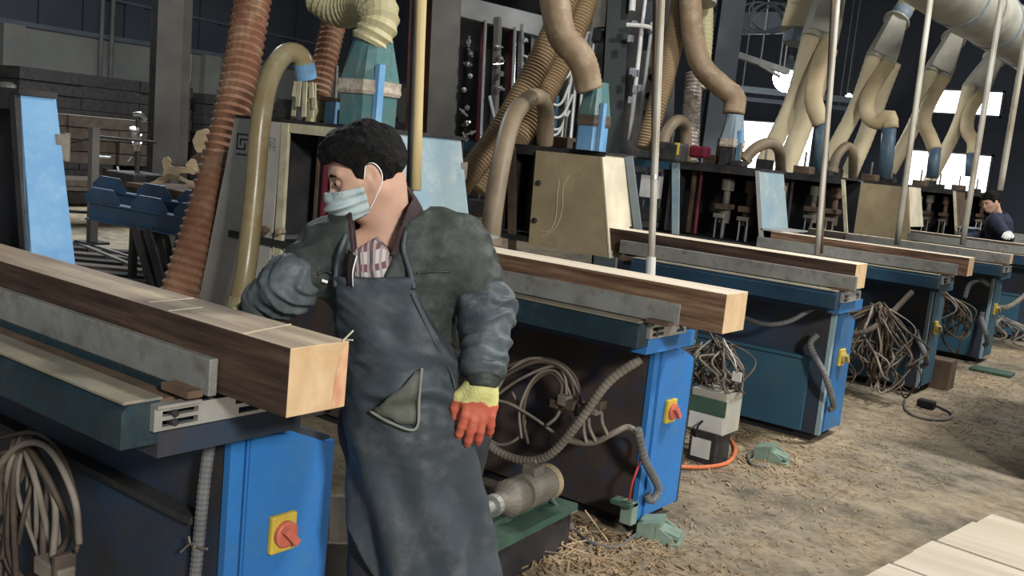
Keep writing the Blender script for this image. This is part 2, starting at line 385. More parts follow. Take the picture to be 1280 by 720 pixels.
# columns
def ibeam(name, label, p0, p1, wd, mt, dp=None):
    p0 = V(p0); p1 = V(p1); dp = dp or wd
    base = V((p0.x, p0.y, 0)); t = thing(name, label, 'column', base)
    d = (p1 - p0); q0 = p0 - d * (p0.z / d.z); q1 = p0 + d * ((6.4 - p0.z) / d.z)
    s = V((0.7895, 0.6058, 0)).normalized(); n = V((-s.y, s.x, 0))
    for k in (-1, 1):
        o = n * k * dp / 2
        obj('flange', bar(BM(), q0 + o, q1 + o, wd, 0.02, up=n), mt, t)
    obj('web', bar(BM(), q0, q1, 0.02, dp - 0.02, up=n), mt, t)
    obj('base_plate', cbox((q0.x, q0.y, 0.015), (wd * 1.6, wd * 1.6, 0.03)), mt, t)
    return t
ibeam('steel_column', 'broad grey-brown steel column behind the blue cradle, left of the logo machine', (-9.390, 6.281, 1.180), (-9.606, 6.401, 2.785), 0.27, M_concretecol)
ibeam('steel_column', 'thin black column just left of the broad grey-brown column', (-10.043, 6.543, 1.142), (-10.278, 6.665, 2.837), 0.16, M_dsteel)
ibeam('steel_column', 'grey steel column right of the yellow bamboo pole', (-6.740, 7.593, 1.708), (-6.905, 7.694, 2.984), 0.27, M_concretecol)
ibeam('steel_column', 'rust-red steel column directly behind the yellow bamboo pole', (-7.347, 7.893, 1.691), (-7.528, 7.995, 3.043), 0.24, mat('rust_red_paint', (0.17, 0.065, 0.035), (0.09, 0.04, 0.025), 0.75, scale=4))
ibeam('steel_column', 'blue-grey steel column right of the S-shaped brown hose', (-5.241, 10.618, 1.806), (-5.335, 10.847, 3.518), 0.27, M_rafter)
ibeam('steel_column', 'dark green-black column between the teal hopper and the white riser pipes', (-4.942, 7.919, 1.668), (-5.106, 8.035, 3.027), 0.20, mat('green_black_paint', (0.022, 0.032, 0.034), scale=3))

# ------------------------------------------------------------------ machines
M_ochre = mat('worn_ochre_knob', (0.42, 0.33, 0.12), (0.30, 0.22, 0.08), 0.5, scale=20, bump=0)
YM = [1.515, 3.654, 5.829, 7.973, 10.10, 12.25, 14.40, 16.55]
XR = [-3.17, -3.37, -3.54, -3.38, -3.40, -3.39, -3.38, -3.38]
GM = 'woodworking machines in a row'
LABELS = [
 'blue woodworking machine nearest the camera, cut off at the lower left',
 'blue woodworking machine right behind the masked worker, with the square spiral logo on its hood',
 'blue machine behind the second beam, its hood closed by a dusty beige door',
 'blue machine with a wide open black hood and a pale blue end panel',
 'blue machine just right of the open black hood, partly hidden behind a thin beam',
 'blue machine with a large tan hood door, two machines before the far worker',
 'far machine with an open brown hood, left of the far worker',
 'farthest machine, its brown hood standing behind the far worker']
def machine(i):
    Y = YM[i]; n = i + 1
    root = thing('woodworking_machine', LABELS[i], 'machine', (-1.95, Y, 0), GM)
    E = -4.75; cw = .345 if n == 1 else .385
    # base cabinet: long box whose aisle end is sheared off at the back
    prof = [(Y, 0.05), (Y + cw, 0.05), (Y + cw, 0.745), (Y + cw - .15, 0.80), (Y, 0.83)]
    ob = BM(); prism(ob, prof, 'x', E, -1.965)
    mt = M_base2 if n == 2 else M_base
    obj('base_cabinet', ob, mt, root)
    obj('plinth', bx(E + 0.05, -2.0, Y + 0.03, Y + cw - .03, 0.0, 0.05), M_black, root)
    # lower front panel with a ledge
    if n != 2:
        obj('lower_panel', bx(E + 0.1, -2.05, Y - 0.03, Y - 0.001, 0.06, 0.50 if n > 1 else 0.56), M_panelblue if n > 1 else M_base, root)
        obj('ledge', bx(E + 0.1, -2.03, Y - 0.05, Y - 0.001, 0.501 if n > 1 else 0.561, 0.52 if n > 1 else 0.58), M_panelblue if n > 1 else M_dsteel, root)
    # end door with flanges and the rotary switch
    prof = [(Y + 0.045, 0.06), (Y + cw - .03, 0.06), (Y + cw - .03, 0.735), (Y + cw - .16, 0.79), (Y + 0.045, 0.81)]
    mb = [M_blue, M_blue, M_blue2, M_panelblue, M_panelblue, M_panelblue, M_panelblue, M_panelblue][i]
    ob = BM(); prism(ob, prof, 'x', -1.964, -1.935); bmesh.ops.bevel(ob, geom=[e for e in ob.edges if all(v.co.x > -1.94 for v in e.verts)], offset=0.006, segments=2, affect='EDGES')
    dr = obj('end_door', ob, mb, root)
    ob = BM(); box(ob, -1.966, -1.942, Y - 0.004, Y + 0.038, 0.05, 0.82); obj('corner_flange', ob, M_lblue if n in (3, 4, 5) else mb, root)
    ob = BM(); box(ob, -1.964, -1.948, Y + cw - .025, Y + cw + .005, 0.05, 0.735); obj('corner_flange', ob, M_teal if n in (2, 3) else mb, root)
    ys, zs_ = Y + 0.165, 0.52
    sw = obj('switch_plate', bx(-1.936, -1.917, ys - 0.042, ys + 0.042, zs_ - 0.052, zs_ + 0.052, bev=0.005), M_yellow, root)
    obj('switch_knob', lathe(BM(), (-1.917, ys, zs_), (1, 0, 0), [(0, 0.036), (0.012, 0.036), (0.016, 0.028)], 20), M_red if n < 3 else M_ochre, sw)
    ob = BM(); bar(ob, (-1.894, ys - 0.02, zs_ + 0.022), (-1.894, ys + 0.02, zs_ - 0.022), 0.02, 0.026, up=(1, 0, 0)); obj('switch_grip', ob, M_red if n < 3 else M_ochre, sw)
    # table: apron channel, top, under-rail and slotted end bracket
    xe = -1.83; tx = -4.6 if n == 1 else -3.15
    ob = BM(); prism(ob, [(Y - .376, .872), (Y - .376, .952), (Y - .362, .966), (Y - .286, .968), (Y - .286, .872)], 'x', tx, xe)
    obj('table_apron', ob, M_teal if n < 3 else mat('dark_blue_apron_paint', (0.02, 0.062, 0.115), (0.014, 0.036, 0.062), 0.5, scale=3, bump=0.06, c3=(0.05, 0.062, 0.065)), root)
    obj('table_top', bx(tx, -1.834, Y - .371, Y - .275, .9665, .974, bev=.003), M_tabletop, root)
    obj('apron_bracket', bx(tx, -1.9, Y - .284, Y + .28, .835, .90), M_base, root)
    obj('feed_rail', bx(-3.3, -1.86, Y - .273, Y - .215, .93, .962), M_brown, root)
    obj('bed_plate', bx(-3.3, -1.86, Y - .214, Y + .13, .90, .978), M_teal, root)
    br = BM(); z0, z1 = .905, .957
    for za, zb_ in ((z0, z0 + .008), (z0 + .022, z0 + .031), (z1 - .009, z1)): box(br, -1.828, -1.812, Y - .31, Y - .01, za, zb_)
    for za, zb_ in ((z0 + .008, z0 + .022), (z0 + .031, z1 - .009)):
        for ya, yb_ in ((Y - .31, Y - .29), (Y - .20, Y - .09 if za < .92 else Y - .10), (Y - .03, Y - .01)): box(br, -1.828, -1.812, ya, yb_, za, zb_)
    box(br, -1.828, -1.80, Y - .31, Y - .2, z1 + .0005, z1 + .008)
    bk = obj('end_bracket', br, M_steel, root)
    for q, zz in ((Y - .26, z0 + .015), (Y - .26, z1 - .017), (Y - .06, z1 - .02)):
        obj('bolt', lathe(BM(), (-1.83, q, zz), (1, 0, 0), [(0, .009), (.022, .009), (.026, .006)], 8), M_dsteel, bk)
    obj('end_stay', bx(-1.899, -1.835, Y - .283, Y + .12, .836, .899), M_base if n == 1 else mb, root)
    # fence bar
    xf = [-1.77, -1.70, -1.76, -1.74, -1.80, -1.62, -1.7, -1.7][i]; yf = Y - [.185, .285, .265, .245, .24, .24, .24, .24][i]
    ob = BM(); box(ob, -3.3, xf, yf - .022, yf, .978, 1.062, bev=.003)
    fb = obj('fence_bar', ob, M_fence, root)
    obj('fence_foot', bx(xf - .12, xf - .02, yf - .06, yf - .022, .974, .99), M_brown, fb)
    # hood: spindle housing with trapezoid ends
    xr = XR[i]; f = Y - .20 if n > 1 else Y + .06; xl = xr - 1.19; zt = 1.60
    dep_ = {1: .115, 3: .34}.get(n, .5)
    fl = .13  # flare of the aisle end towards the table
    def xa(z): return xr + fl * (zt - z) / .65
    pm = [M_sky, M_lblue, M_cream, M_lblue, M_dsteel, M_cream, M_brown, M_brown][i]
    top = obj('hood_top', bx(xl, xr + .01, f - .01, f + dep_ + (.05 if n > 1 else .0), zt - .006, zt + .012), M_dsteel, root)
    if i != 4:
        zb = 1.13 if n > 1 else .99
        ob = BM(); solid(ob, [(xr - .02, f + .0, zt - .007), (xr - .02, f + dep_, zt - .007), (xa(zb) - .02, f + dep_ + .03, zb), (xa(zb) - .02, f - .02, zb)],
                         [(xr, f + .0, zt - .007), (xr, f + dep_, zt - .007), (xa(zb), f + dep_ + .03, zb), (xa(zb), f - .02, zb)])
        ep = obj('hood_end_panel', ob, pm, root)
        ob = BM()
        for dz in (0.12,): box(ob, xr - .01, xr + .03, f + dep_ - .01, f + dep_ + .03, zt - dz - .08, zt - dz)
        rod(ob, (xr + .02, f + dep_ + .03, zt - .205), (xr + .02, f + dep_ + .03, zt - .115), .012, 8)
        obj('hinge', ob, M_lead, ep)
    if n in (2, 4, 7):   # out-feed guard under the end panel
        g = BM(); box(g, xa(1.1) - .02, xa(1.1) + .16, f - .02, f + dep_ + .06, 1.115, 1.128)
        obj('guard_lip', g, M_lsteel, root)
        g = BM(); box(g, xa(1.1) - .02, xa(1.1) + .02, f + .28, f + dep_ + .02, .98, 1.114); box(g, xa(1.1) - .02, xa(1.1) + .14, f + .40, f + .42, .98, 1.114)
        obj('guard_box', g, M_sky if n == 2 else M_panelblue, root)
    # front frame: aisle post, inner post, top rail
    def slab(name, x0t, x1t, x0b, x1b, za, zb, th, mt_, yy=None, par=None):
        yy = f if yy is None else yy
        ob = BM(); solid(ob, [(x0t, yy - th, za), (x1t, yy - th, za), (x1b, yy - th, zb), (x0b, yy - th, zb)],
                         [(x0t, yy, za), (x1t, yy, za), (x1b, yy, zb), (x0b, yy, zb)])
        return obj(name, ob, mt_, par or root)
    z0h = .99
    slab('front_post', xr - .035, xr, xa(z0h) - .035, xa(z0h), zt - .007, z0h, .02, M_lsteel if n in (4,) else (M_edge if n in (5, 7) else M_dsteel))
    pmt = {1: M_sky, 2: M_edge, 3: M_brown, 4: M_lblue, 5: M_lblue, 6: M_lsteel, 7: M_lsteel, 8: M_brown}[n]
    pl = .0 if n == 2 else .08
    ip = slab('inner_post', xl + .40 - (.0 if n == 2 else .02), xl + .45, xl + .40 + pl, xl + .46 + pl, zt - .007, .86, .02, pmt)
    obj('post_return', bx(xl + .37, xl + .40, f, f + .25, 1.0, zt - .01), M_dsteel, root)
    obj('top_rail', bx(xl + .44, xr, f - .012, f + .02, zt - .055, zt - .0065), M_edge if n == 2 else M_dsteel, root)
    obj('back_panel', bx(xl + .02, xr - .02, f + dep_ + (.03 if n > 1 else -.02), f + dep_ + (.05 if n > 1 else -.001), .95, zt - .01), M_black, root)
    obj('hood_floor', bx(xl + .02, xa(.9), f - .03, f + dep_, .94, .978), M_dsteel, root)
    if n == 2:
        lp = slab('logo_panel', xl, xl + .398, xl - .24, xl + .35, zt - .007, .50, .015, M_greyp)
        # printed square spiral and the two characters, as flat print
        ox, oz, u = xl + .035, zt - .19, .0165; g = BM(); yp = f - .0165
        def stroke(a, b2, w_=.010):
            (x0, zq0), (x1, zq1) = a, b2
            sk = .16
            x0, x1, zq0, zq1 = min(x0, x1) * u - w_ / 2, max(x0, x1) * u + w_ / 2, min(zq0, zq1) * u - w_ / 2, max(zq0, zq1) * u + w_ / 2
            box(g, ox + x0, ox + x1, yp - .001, yp + .0015, oz + zq0, oz + zq1)
        for a, b2 in (((0, 6), (5, 6)), ((0, 6), (0, 1.2)), ((0, 1.2), (4, 1.2)), ((4, 1.2), (4, 3)), ((1.7, 4.4), (6, 4.4)), ((1.7, 4.4), (1.7, 2.7)),
                      ((6, 4.4), (6, -0.6)), ((6, -0.6), (0.2, -0.6))): stroke(a, b2)
        obj('printed_logo', g, M_mark, lp)
        cu = bpy.data.curves.new('txt', 'FONT'); cu.body = '\u91d1\u79d1'; cu.size = .088; cu.extrude = .0006
        to = bpy.data.objects.new('txt', cu); COL.objects.link(to)
        bpy.context.view_layer.update()
        me = bpy.data.meshes.new_from_object(to.evaluated_get(bpy.context.evaluated_depsgraph_get()))
        bpy.data.objects.remove(to)
        tb = BM(); tb.from_mesh(me)
        for v in tb.verts: v.co = V((xl + .235 + v.co.x * .72, f - .0158 - v.co.z, zt - .155 + v.co.y * .9))
        obj('printed_characters', tb, mat('faded_print', (0.26, 0.25, 0.24), bump=0), lp)
        obj('door_knob', lathe(BM(), (xl + .345, f - .015, 1.02), (0, -1, 0), [(0, .012), (.02, .012), (.024, .024), (.04, .024), (.046, .016)], 16), M_brown, lp)
        obj('latch', lathe(BM(), (xl + .47, f - .015, 1.03), (0, -1, 0), [(0, .014), (.03, .014), (.034, .02), (.045, .016)], 12), M_beige, ip)
    if n in (3, 6):
        d0 = xr - .53
        dd = slab('hood_door', d0, xr - .0, d0 + .02 * (n == 3) - .005, xa(.93), zt - .02, .93, .03, M_beige, f - .021)
        if n == 3:
            for zz in (1.36, 1.10):
                obj('door_knob', lathe(BM(), (d0 + .05, f - .05, zz), (0, -1, 0), [(0, .02), (.012, .02), (.018, .014)], 12), M_dsteel, dd)
            wr = tube([(d0 + .30, f - .054, 1.44), (d0 + .26, f - .056, 1.36), (d0 + .27, f - .056, 1.2), (d0 + .23, f - .056, 1.07), (d0 + .13, f - .054, 1.0)], .0025, 5)
            tube([(d0 + .22, f - .054, 1.40), (d0 + .22, f - .056, 1.28), (d0 + .225, f - .056, 1.15), (d0 + .19, f - .056, 1.05), (d0 + .1, f - .054, 1.03)], .0025, 5, bm=wr)
            obj('dangling_string', wr, M_cream, dd)
            obj('side_cover', solid(BM(), [(xr, f - .05, zt - .02), (xr, f + .2, zt - .02), (xa(.93) + .01, f + .24, .93), (xa(.93) + .01, f - .05, .93)],
                                    [(xr + .012, f - .05, zt - .02), (xr + .012, f + .2, zt - .02), (xa(.93) + .022, f + .24, .93), (xa(.93) + .022, f - .05, .93)]), M_cream, root)  # cream instead of the door's beige: its brighter lighting is put into the colour
            g = BM(); bar(g, (xr + .02, f + .27, zt), (xa(.93) + .04, f + .33, .93), .05, .05); obj('frame_post', g, mat('grey_blue_post', (0.18, 0.21, 0.22), (0.13, 0.155, 0.165), 0.6, scale=6, bump=0.08), root)
        else:
            obj('door_edge', solid(BM(), [(d0 - .05, f - .05, zt), (d0 - .0, f - .05, zt), (d0 + .03, f - .05, .93), (d0 - .02, f - .05, .93)], [(d0 - .05, f - .02, zt), (d0 - .0, f - .02, zt), (d0 + .03, f - .02, .93), (d0 - .02, f - .02, .93)]), M_lsteel, root)
    # spindles seen through the opening
    for q, sx in enumerate((xr - .36, xr - .14) if n not in (1,) else (xr - .5,)):
        sy = f + .2
        sp = obj('spindle', lathe(BM(), (sx, sy, 1.0), (0, 0, 1), [(0, .018), (.12, .018), (.12, .05), (.24, .05), (.24, .03), (.40, .03), (.40, .055), (.5, .055)], 16), M_lead if q == 0 else M_brown, root)
        obj('spindle_bracket', cbox((sx, sy - .02, 1.26), (.12, .16, .05), .006), M_brown, sp)
        g = BM()
        for dx in (-.035, .035): rod(g, (sx + dx, sy - .08, .99), (sx + dx, sy - .08, 1.18), .008, 8)
        obj('guide_rod', g, M_sheen, sp)
        obj('clamp_block', cbox((sx, sy - .09, 1.18), (.10, .06, .035), .004), M_lead, sp)
    obj('lead_screw', rod(BM(), (xr - .58, f + .12, 1.0), (xr - .585, f + .12, 1.56), .018, 10), M_dred if n in (2, 4) else M_dsteel, root)
    obj('lead_screw', rod(BM(), (xr - .66, f + .16, 1.0), (xr - .665, f + .16, 1.56), .03, 10), M_brown, root)
    # left bay: slide with a pale block
    if n != 2:
        g = BM(); rod(g, (xl + .08, f + .1, 1.05), (xl + .08, f + .1, 1.57), .012, 8); rod(g, (xl + .24, f + .1, 1.05), (xl + .24, f + .1, 1.57), .012, 8)
        obj('slide_rod', g, M_sheen, root)
        obj('slide_block', cbox((xl + .16, f + .06, 1.36), (.2, .06, .2), .008), M_white if n in (4, 6) else M_brown, root)
        obj('slide_block', cbox((xl + .16, f + .06, 1.12), (.24, .1, .12), .01), M_dsteel, root)
        obj('bay_rail', bx(xl - .02, xl + .38, f - .01, f + .03, zt - .07, zt - .0065), M_panelblue, root)
    # fittings on the hood top
    for (dx, dy, sx, sy, sz, mm) in () if n == 1 else ((-.95, .2, .14, .16, .11, M_dsteel), (-.55, .3, .18, .16, .08, M_brown), (-.25, .12, .12, .12, .05, M_dsteel)):
        ft = obj('adjuster', cbox((xr + dx, f + dy, zt + .012 + sz / 2), (sx, sy, sz), .008), mm, root)
        obj('threaded_rod', rod(BM(), (xr + dx, f + dy, zt + .012 + sz), (xr + dx, f + dy, zt + .16 + sz), .012, 8), M_lead, ft)
    return root, f, xr, xl
MACH = [machine(i) for i in range(8)]

# ------------------------------------------------------------------ timber on the tables
def timber(label, x0, x1, y0, y1, z0, z1, side, topm, endm, chips=()):
    """laminated beam made of glued lamellas with a planed top"""
    t = thing('timber_beam', label, 'beam', ((x0 + x1) / 2, (y0 + y1) / 2, z0), 'beams on the machine tables')
    b = BM(); box(b, x0, x1, y0, y1, z0, z1, 0, .0025)
    for fc in b.faces:
        nrm = fc.normal if fc.normal.length else V((0, 0, 0))
        fc.normal_update(); nrm = fc.normal
        fc.material_index = 1 if nrm.z > .8 else (2 if nrm.x > .8 else 0)
    obj('timber', b, [side, topm, endm], t)
    return t
bm1 = timber('long dark laminated beam with a pale sawn end, on the nearest table at lower left', -4.4, -1.545, 1.336, 1.50, .981, 1.130, M_beam, M_beamtop1, M_beamend)
b = BM(); solid(b, [(-1.546, 1.462, .984), (-1.546, 1.4985, .984), (-1.546, 1.4985, 1.122), (-1.546, 1.475, 1.10), (-1.546, 1.466, 1.05)],
                [(-1.5441, 1.462, .984), (-1.5441, 1.4985, .984), (-1.5441, 1.4985, 1.122), (-1.5441, 1.475, 1.10), (-1.5441, 1.466, 1.05)])
obj('heartwood_patch', b, M_beamred, bm1)
g = BM()
for p, q in (((-1.70, 1.336), (-1.74, 1.50)), ((-1.98, 1.34), (-1.99, 1.44)), ((-2.09, 1.36), (-2.10, 1.49))):
    bar(g, (p[0], p[1], 1.1305), (q[0], q[1], 1.1305), .004, .002)
rod(g, (-1.55, 1.485, 1.13), (-1.535, 1.50, 1.155), .002, 5); rod(g, (-1.56, 1.497, 1.13), (-1.53, 1.495, 1.135), .0018, 5)
obj('saw_line', g, M_cream, bm1)
timber('long beam with a white planed top and brown side, behind the gloved hand', -3.45, -1.52, 3.350, 3.535, .981, 1.130, M_beam2, M_beamtop, M_beamend)
timber('beam with a short pale end lying on the third table, in front of the open black hood', -3.75, -1.79, 5.60, 5.79, .981, 1.125, M_beam, M_beamtop, M_beamend)
timber('beam with a pale top on the fourth table, in front of the far hoods', -3.2, -1.675, 7.735, 7.90, .981, 1.118, M_beam2, M_beamtop, M_beamend)
timber('thin grey-brown beam on the fifth table', -3.7, -1.80, 9.87, 10.0, .981, 1.07, M_mboard, M_beamtop, M_beamend)
timber('grey-brown beam on the sixth table, under the far worker', -3.7, -1.62, 12.02, 12.16, .981, 1.09, M_mboard, M_beamtop, M_beamend)

# ------------------------------------------------------------------ upright poles between the machines
def pole(label, p, q, r, mt, foot=None, ties=()):
    t = thing('pole', label, 'pole', p, 'poles from the roof to the tables')
    p = V(p); q = V(q)
    d = (q - p); e = p + d * ((5.9 - p.z) / d.z)
    path = [p.lerp(e, k / 24) for k in range(25)]
    rr = (lambda i, n: r * (1.0 if i % 3 else 1.12)) if mt is M_bamboo else r
    obj('shaft', sweep(BM(), path, rr, 12), mt, t, True)
    if foot: obj('foot_sleeve', rod(BM(), p - V((0, 0, .0)), p + d.normalized() * .09, r * 1.35, 12), foot, t)
    for k in ties:
        c = p + d * k; obj('wire_tie', rod(BM(), c, c + d.normalized() * .02, r * 1.12, 12), M_steel, t)
    return t
pole('yellow bamboo pole standing behind the masked worker', (-1.882, 2.036, 1.438), (-1.955, 2.073, 1.959), .0135, M_bamboo)
pole('dark steel pole close behind the yellow bamboo pole', (-1.964, 2.099, 1.426), (-2.039, 2.138, 1.971), .011, M_dsteel)
pole('white pipe with a white socket foot, behind the second beam', (-2.298, 4.175, 1.041), (-2.470, 4.276, 2.348), .017, M_pole, M_white, (.35,))
pole('brown-grey pipe beside the white socketed pipe', (-2.340, 4.268, 1.030), (-2.546, 4.347, 2.361), .013, M_brown)
pole('grey pipe behind the third beam, left of the tan hood door', (-2.271, 6.283, 1.091), (-2.432, 6.449, 2.725), .018, M_pole)
pole('brown pipe close to the grey pipe behind the third beam', (-2.288, 6.397, 1.096), (-2.495, 6.531, 2.740), .014, M_brown)
pole('rusty pale pipe in front of the tan hood door', (-2.343, 8.248, 1.114), (-2.449, 8.514, 3.085), .024, M_pole)
pole('pale leaning pipe in front of the brown hood near the far worker', (-2.311, 10.282, 1.083), (-2.395, 10.635, 3.453), .028, M_pole)
pole('pale pipe to the right above the far worker', (-2.527, 12.614, 1.649), (-2.591, 12.953, 3.859), .035, M_pole)

# ------------------------------------------------------------------ dust pipes, hoppers and hoses
GH = 'dust hoses of the machines'
def hose(name, label, pts, r, pitch, mt, depth=.08, cat='hose', rf=None, seg=18):
    b = ribbed(pts, r, pitch, depth, seg, rf=rf) if pitch else sweep(BM(), resample(catmull(pts, 10), .05), (lambda i, n: r * (rf(i / (n - 1)) if rf else 1)), seg)
    return tag(obj(name, b, mt, smooth=(pitch is None or depth < .06)), label, cat, GH)
# big brown hose beside the logo hood
hose('ribbed_hose', 'big rust-brown ribbed hose rising along the left side of the logo hood', [(-4.881, 3.359, 0.545), (-4.868, 3.452, 0.879), (-4.866, 3.553, 1.228), (-4.888, 3.682, 1.697), (-4.986, 3.839, 2.295), (-5.041, 3.913, 2.589)], .112, .046, M_hose, .16)
hose('ribbed_hose', 'rust-brown ribbed hose ending above the blue and yellow blocks, left of the olive elbow', [(-4.471, 3.940, 1.757), (-4.509, 4.026, 2.050), (-4.581, 4.150, 2.346), (-4.589, 4.186, 2.584)], .075, .035, M_hose, .14)
hose('ribbed_hose', 'olive ribbed elbow hose above the green-blue hopper, left of the bamboo pole', [(-4.248, 3.697, 2.297), (-4.105, 3.729, 2.226), (-3.903, 3.692, 2.235), (-3.693, 3.592, 2.209), (-3.630, 3.561, 2.126), (-3.653, 3.524, 2.012)], .108, .040, M_hose3, .12, rf=lambda t: 1.0 - .08 * t)
def loft(bm, rings, mi=0):
    R0 = None
    for rg in rings:
        R1 = [bm.verts.new(p) for p in rg]
        if R0:
            for k in range(len(R1)): bm.faces.new((R0[k], R0[(k + 1) % len(R1)], R1[(k + 1) % len(R1)], R1[k]))
        else: bm.faces.new(R1[::-1])
        R0 = R1
    bm.faces.new(R0); return bm
def rect_ring(c, sx, sy, n=16, rnd=0.0):
    """square (rnd=0) to circle (rnd=1) ring"""
    out = []
    for k in range(n):
        a = 2 * pi * (k + .5) / n; cx, cy = math.cos(a), math.sin(a); mxx = max(abs(cx), abs(cy))
        out.append(V(c) + V(((cx * rnd + cx / mxx * (1 - rnd)) * sx, (cy * rnd + cy / mxx * (1 - rnd)) * sy, 0)))
    return out
def hopper(label, c, s, zt, mt, mt2, band, hr, drum=False):
    """square-to-round transition on a box above the hood"""
    t = thing('dust_hopper', label, 'hopper', (c[0], c[1], 1.614), 'dust hoppers on the hoods')
    zb = 1.614; h = zt - zb
    obj('hopper_box', loft(BM(), [rect_ring((c[0], c[1], zb), s, s), rect_ring((c[0], c[1], zb + h * .40), s, s)]), mt2, t)
    b = loft(BM(), [rect_ring((c[0], c[1], zb + h * .36), s * 1.08, s * 1.08), rect_ring((c[0], c[1], zb + h * .40), s * 1.14, s * 1.14), rect_ring((c[0], c[1], zb + h * .46), s * 1.1, s * 1.1), rect_ring((c[0], c[1], zb + h * .52), s * 1.12, s * 1.12)])
    obj('band', b, band, t)
    obj('cone', loft(BM(), [rect_ring((c[0], c[1], zb + h * .52), s * 1.04, s * 1.04), rect_ring((c[0], c[1], zb + h * .95), hr, hr, rnd=.9), rect_ring((c[0], c[1], zt), hr, hr, rnd=1)]), mt, t)
    g = BM(); bar(g, (c[0] + s * 1.15, c[1] - s * .6, zb), (c[0] + s * 1.15, c[1] - s * .6, zb + h * .7), .03, .04); obj('clamp_bar', g, M_sky, t)
    return t
hopper('green-blue dust hopper with a cloth-taped joint, above the masked worker head', (-3.66, 3.56), .118, 2.045, M_green, M_green, M_wrap, .10)
hopper('teal dust hopper with a plank-like wooden band, under the smooth S-shaped hose', (-3.655, 5.62), .085, 2.06, M_green, M_sky, M_mboard, .075)
hopper('small grey dust hopper under the second S-shaped hose, left of the bright window', (-3.78, 8.02), .085, 2.05, M_ductb, M_dsteel, M_wrap, .075)
hose('ribbed_hose', 'brown S-shaped hose with fine ribs running down to the teal hopper', [(-3.919, 5.344, 2.748), (-3.835, 5.303, 2.514), (-3.736, 5.278, 2.311), (-3.615, 5.344, 2.173), (-3.572, 5.408, 1.996)], .102, .03, M_tan, .035, rf=lambda t: 1.0 - .12 * t)
hose('ribbed_hose', 'left one of two tan ribbed hoses crossing diagonally behind the arched dusty pipe', [(-4.500, 5.202, 1.172), (-4.437, 5.352, 1.404), (-4.357, 5.523, 1.681), (-4.288, 5.700, 2.035), (-4.234, 5.870, 2.420), (-4.212, 6.013, 2.778)], .092, .024, M_hose2, .16)
hose('ribbed_hose', 'right one of two tan ribbed hoses crossing diagonally behind the arched dusty pipe', [(-4.506, 5.527, 1.257), (-4.438, 5.683, 1.499), (-4.369, 5.840, 1.744), (-4.337, 6.053, 2.101), (-4.284, 6.231, 2.532), (-4.286, 6.346, 2.841)], .092, .024, M_hose2, .16)
hose('ribbed_hose', 'straight brown ribbed hose just right of the white pipe', [(-4.428, 7.675, 1.686), (-4.404, 7.764, 2.084), (-4.434, 7.956, 2.592), (-4.487, 8.146, 3.180)], .092, .026, M_hose2, .14)
hose('ribbed_hose', 'brown S-shaped hose with a ribbed top, running down to the small grey hopper', [(-4.302, 7.896, 3.130), (-4.213, 7.891, 2.723), (-4.106, 7.923, 2.444), (-3.940, 8.018, 2.283), (-3.837, 8.080, 2.198), (-3.820, 8.069, 2.061)], .098, .03, M_tan, .05)
hose('ribbed_hose', 'pale olive hose hanging straight behind the brown S-shaped hose', [(-4.376, 8.348, 3.145), (-4.305, 8.313, 2.643), (-4.293, 8.259, 2.280)], .075, .04, M_hose3, .06)
hose('foil_duct', 'crinkled silver foil duct standing behind the second small arched pipe', [(-4.191, 8.088, 1.594), (-4.268, 8.163, 1.986), (-4.337, 8.248, 2.406)], .085, .035, M_foil, .14)
# arched plastic pipes
def arch(label, pts, r, mt, tip=None, flange=True):
    t = thing('arched_pipe', label, 'pipe', pts[0], 'arched plastic pipes on the hoods')
    path = resample(catmull(pts, 12), .02)
    obj('pipe', sweep(BM(), path, r, 16), mt, t, True)
    if tip: obj('tape', sweep(BM(), path[-5:], r * 1.06, 16), tip, t)
    if flange:
        d = (path[1] - path[0]).normalized()
        obj('collar', rod(BM(), path[0], path[0] + d * .05, r * 1.25, 16), mt, t)
    return t
ap = arch('tall yellowed plastic pipe arching up in front of the logo panel', [(-3.992, 3.098, 0.664), (-3.995, 3.134, 0.880), (-4.062, 3.208, 1.234), (-4.096, 3.247, 1.595), (-4.134, 3.320, 1.820), (-4.129, 3.409, 1.944), (-4.104, 3.489, 1.935), (-4.106, 3.533, 1.833)], .052, M_pvc, M_sky)
b = BM()
for k in range(9):
    a = 2 * pi * k / 9; p = V((-4.105, 3.525, 1.783)); bar(b, p + V((.045 * math.cos(a), .045 * math.sin(a), .03)), p + V((.06 * math.cos(a), .05 * math.sin(a), -.05 - .05 * (k % 3))), .03, .006)
obj('torn_wrap', b, M_edge, ap)
arch('dusty brown plastic pipe arching over the second opening, right of the pale blue panel', [(-3.639, 4.617, 0.999), (-3.656, 4.642, 1.217), (-3.758, 4.809, 1.526), (-3.871, 5.017, 1.753), (-3.978, 5.274, 1.882), (-4.033, 5.494, 1.932), (-4.098, 5.683, 1.849), (-4.161, 5.800, 1.625)], .060, M_pvcd)
arch('small dusty pipe arch on the black hood, right of the white pipe', [(-4.158, 7.489, 1.629), (-4.157, 7.524, 1.820), (-4.125, 7.632, 1.945), (-4.176, 7.901, 1.901), (-4.188, 8.000, 1.611)], .05, M_pvcd)
arch('small pale pipe arch against the bright window', [(-4.112, 9.045, 1.684), (-4.039, 9.121, 1.810), (-3.983, 9.299, 1.872), (-3.978, 9.545, 1.816), (-4.161, 10.100, 1.616)], .055, M_pvcd)
arch('small pipe arch on the hood left of the tall blue riser', [(-4.133, 11.545, 1.669), (-4.119, 11.589, 1.859), (-4.084, 11.763, 1.984), (-4.045, 11.905, 1.910), (-4.136, 12.300, 1.631)], .055, M_pvcd)

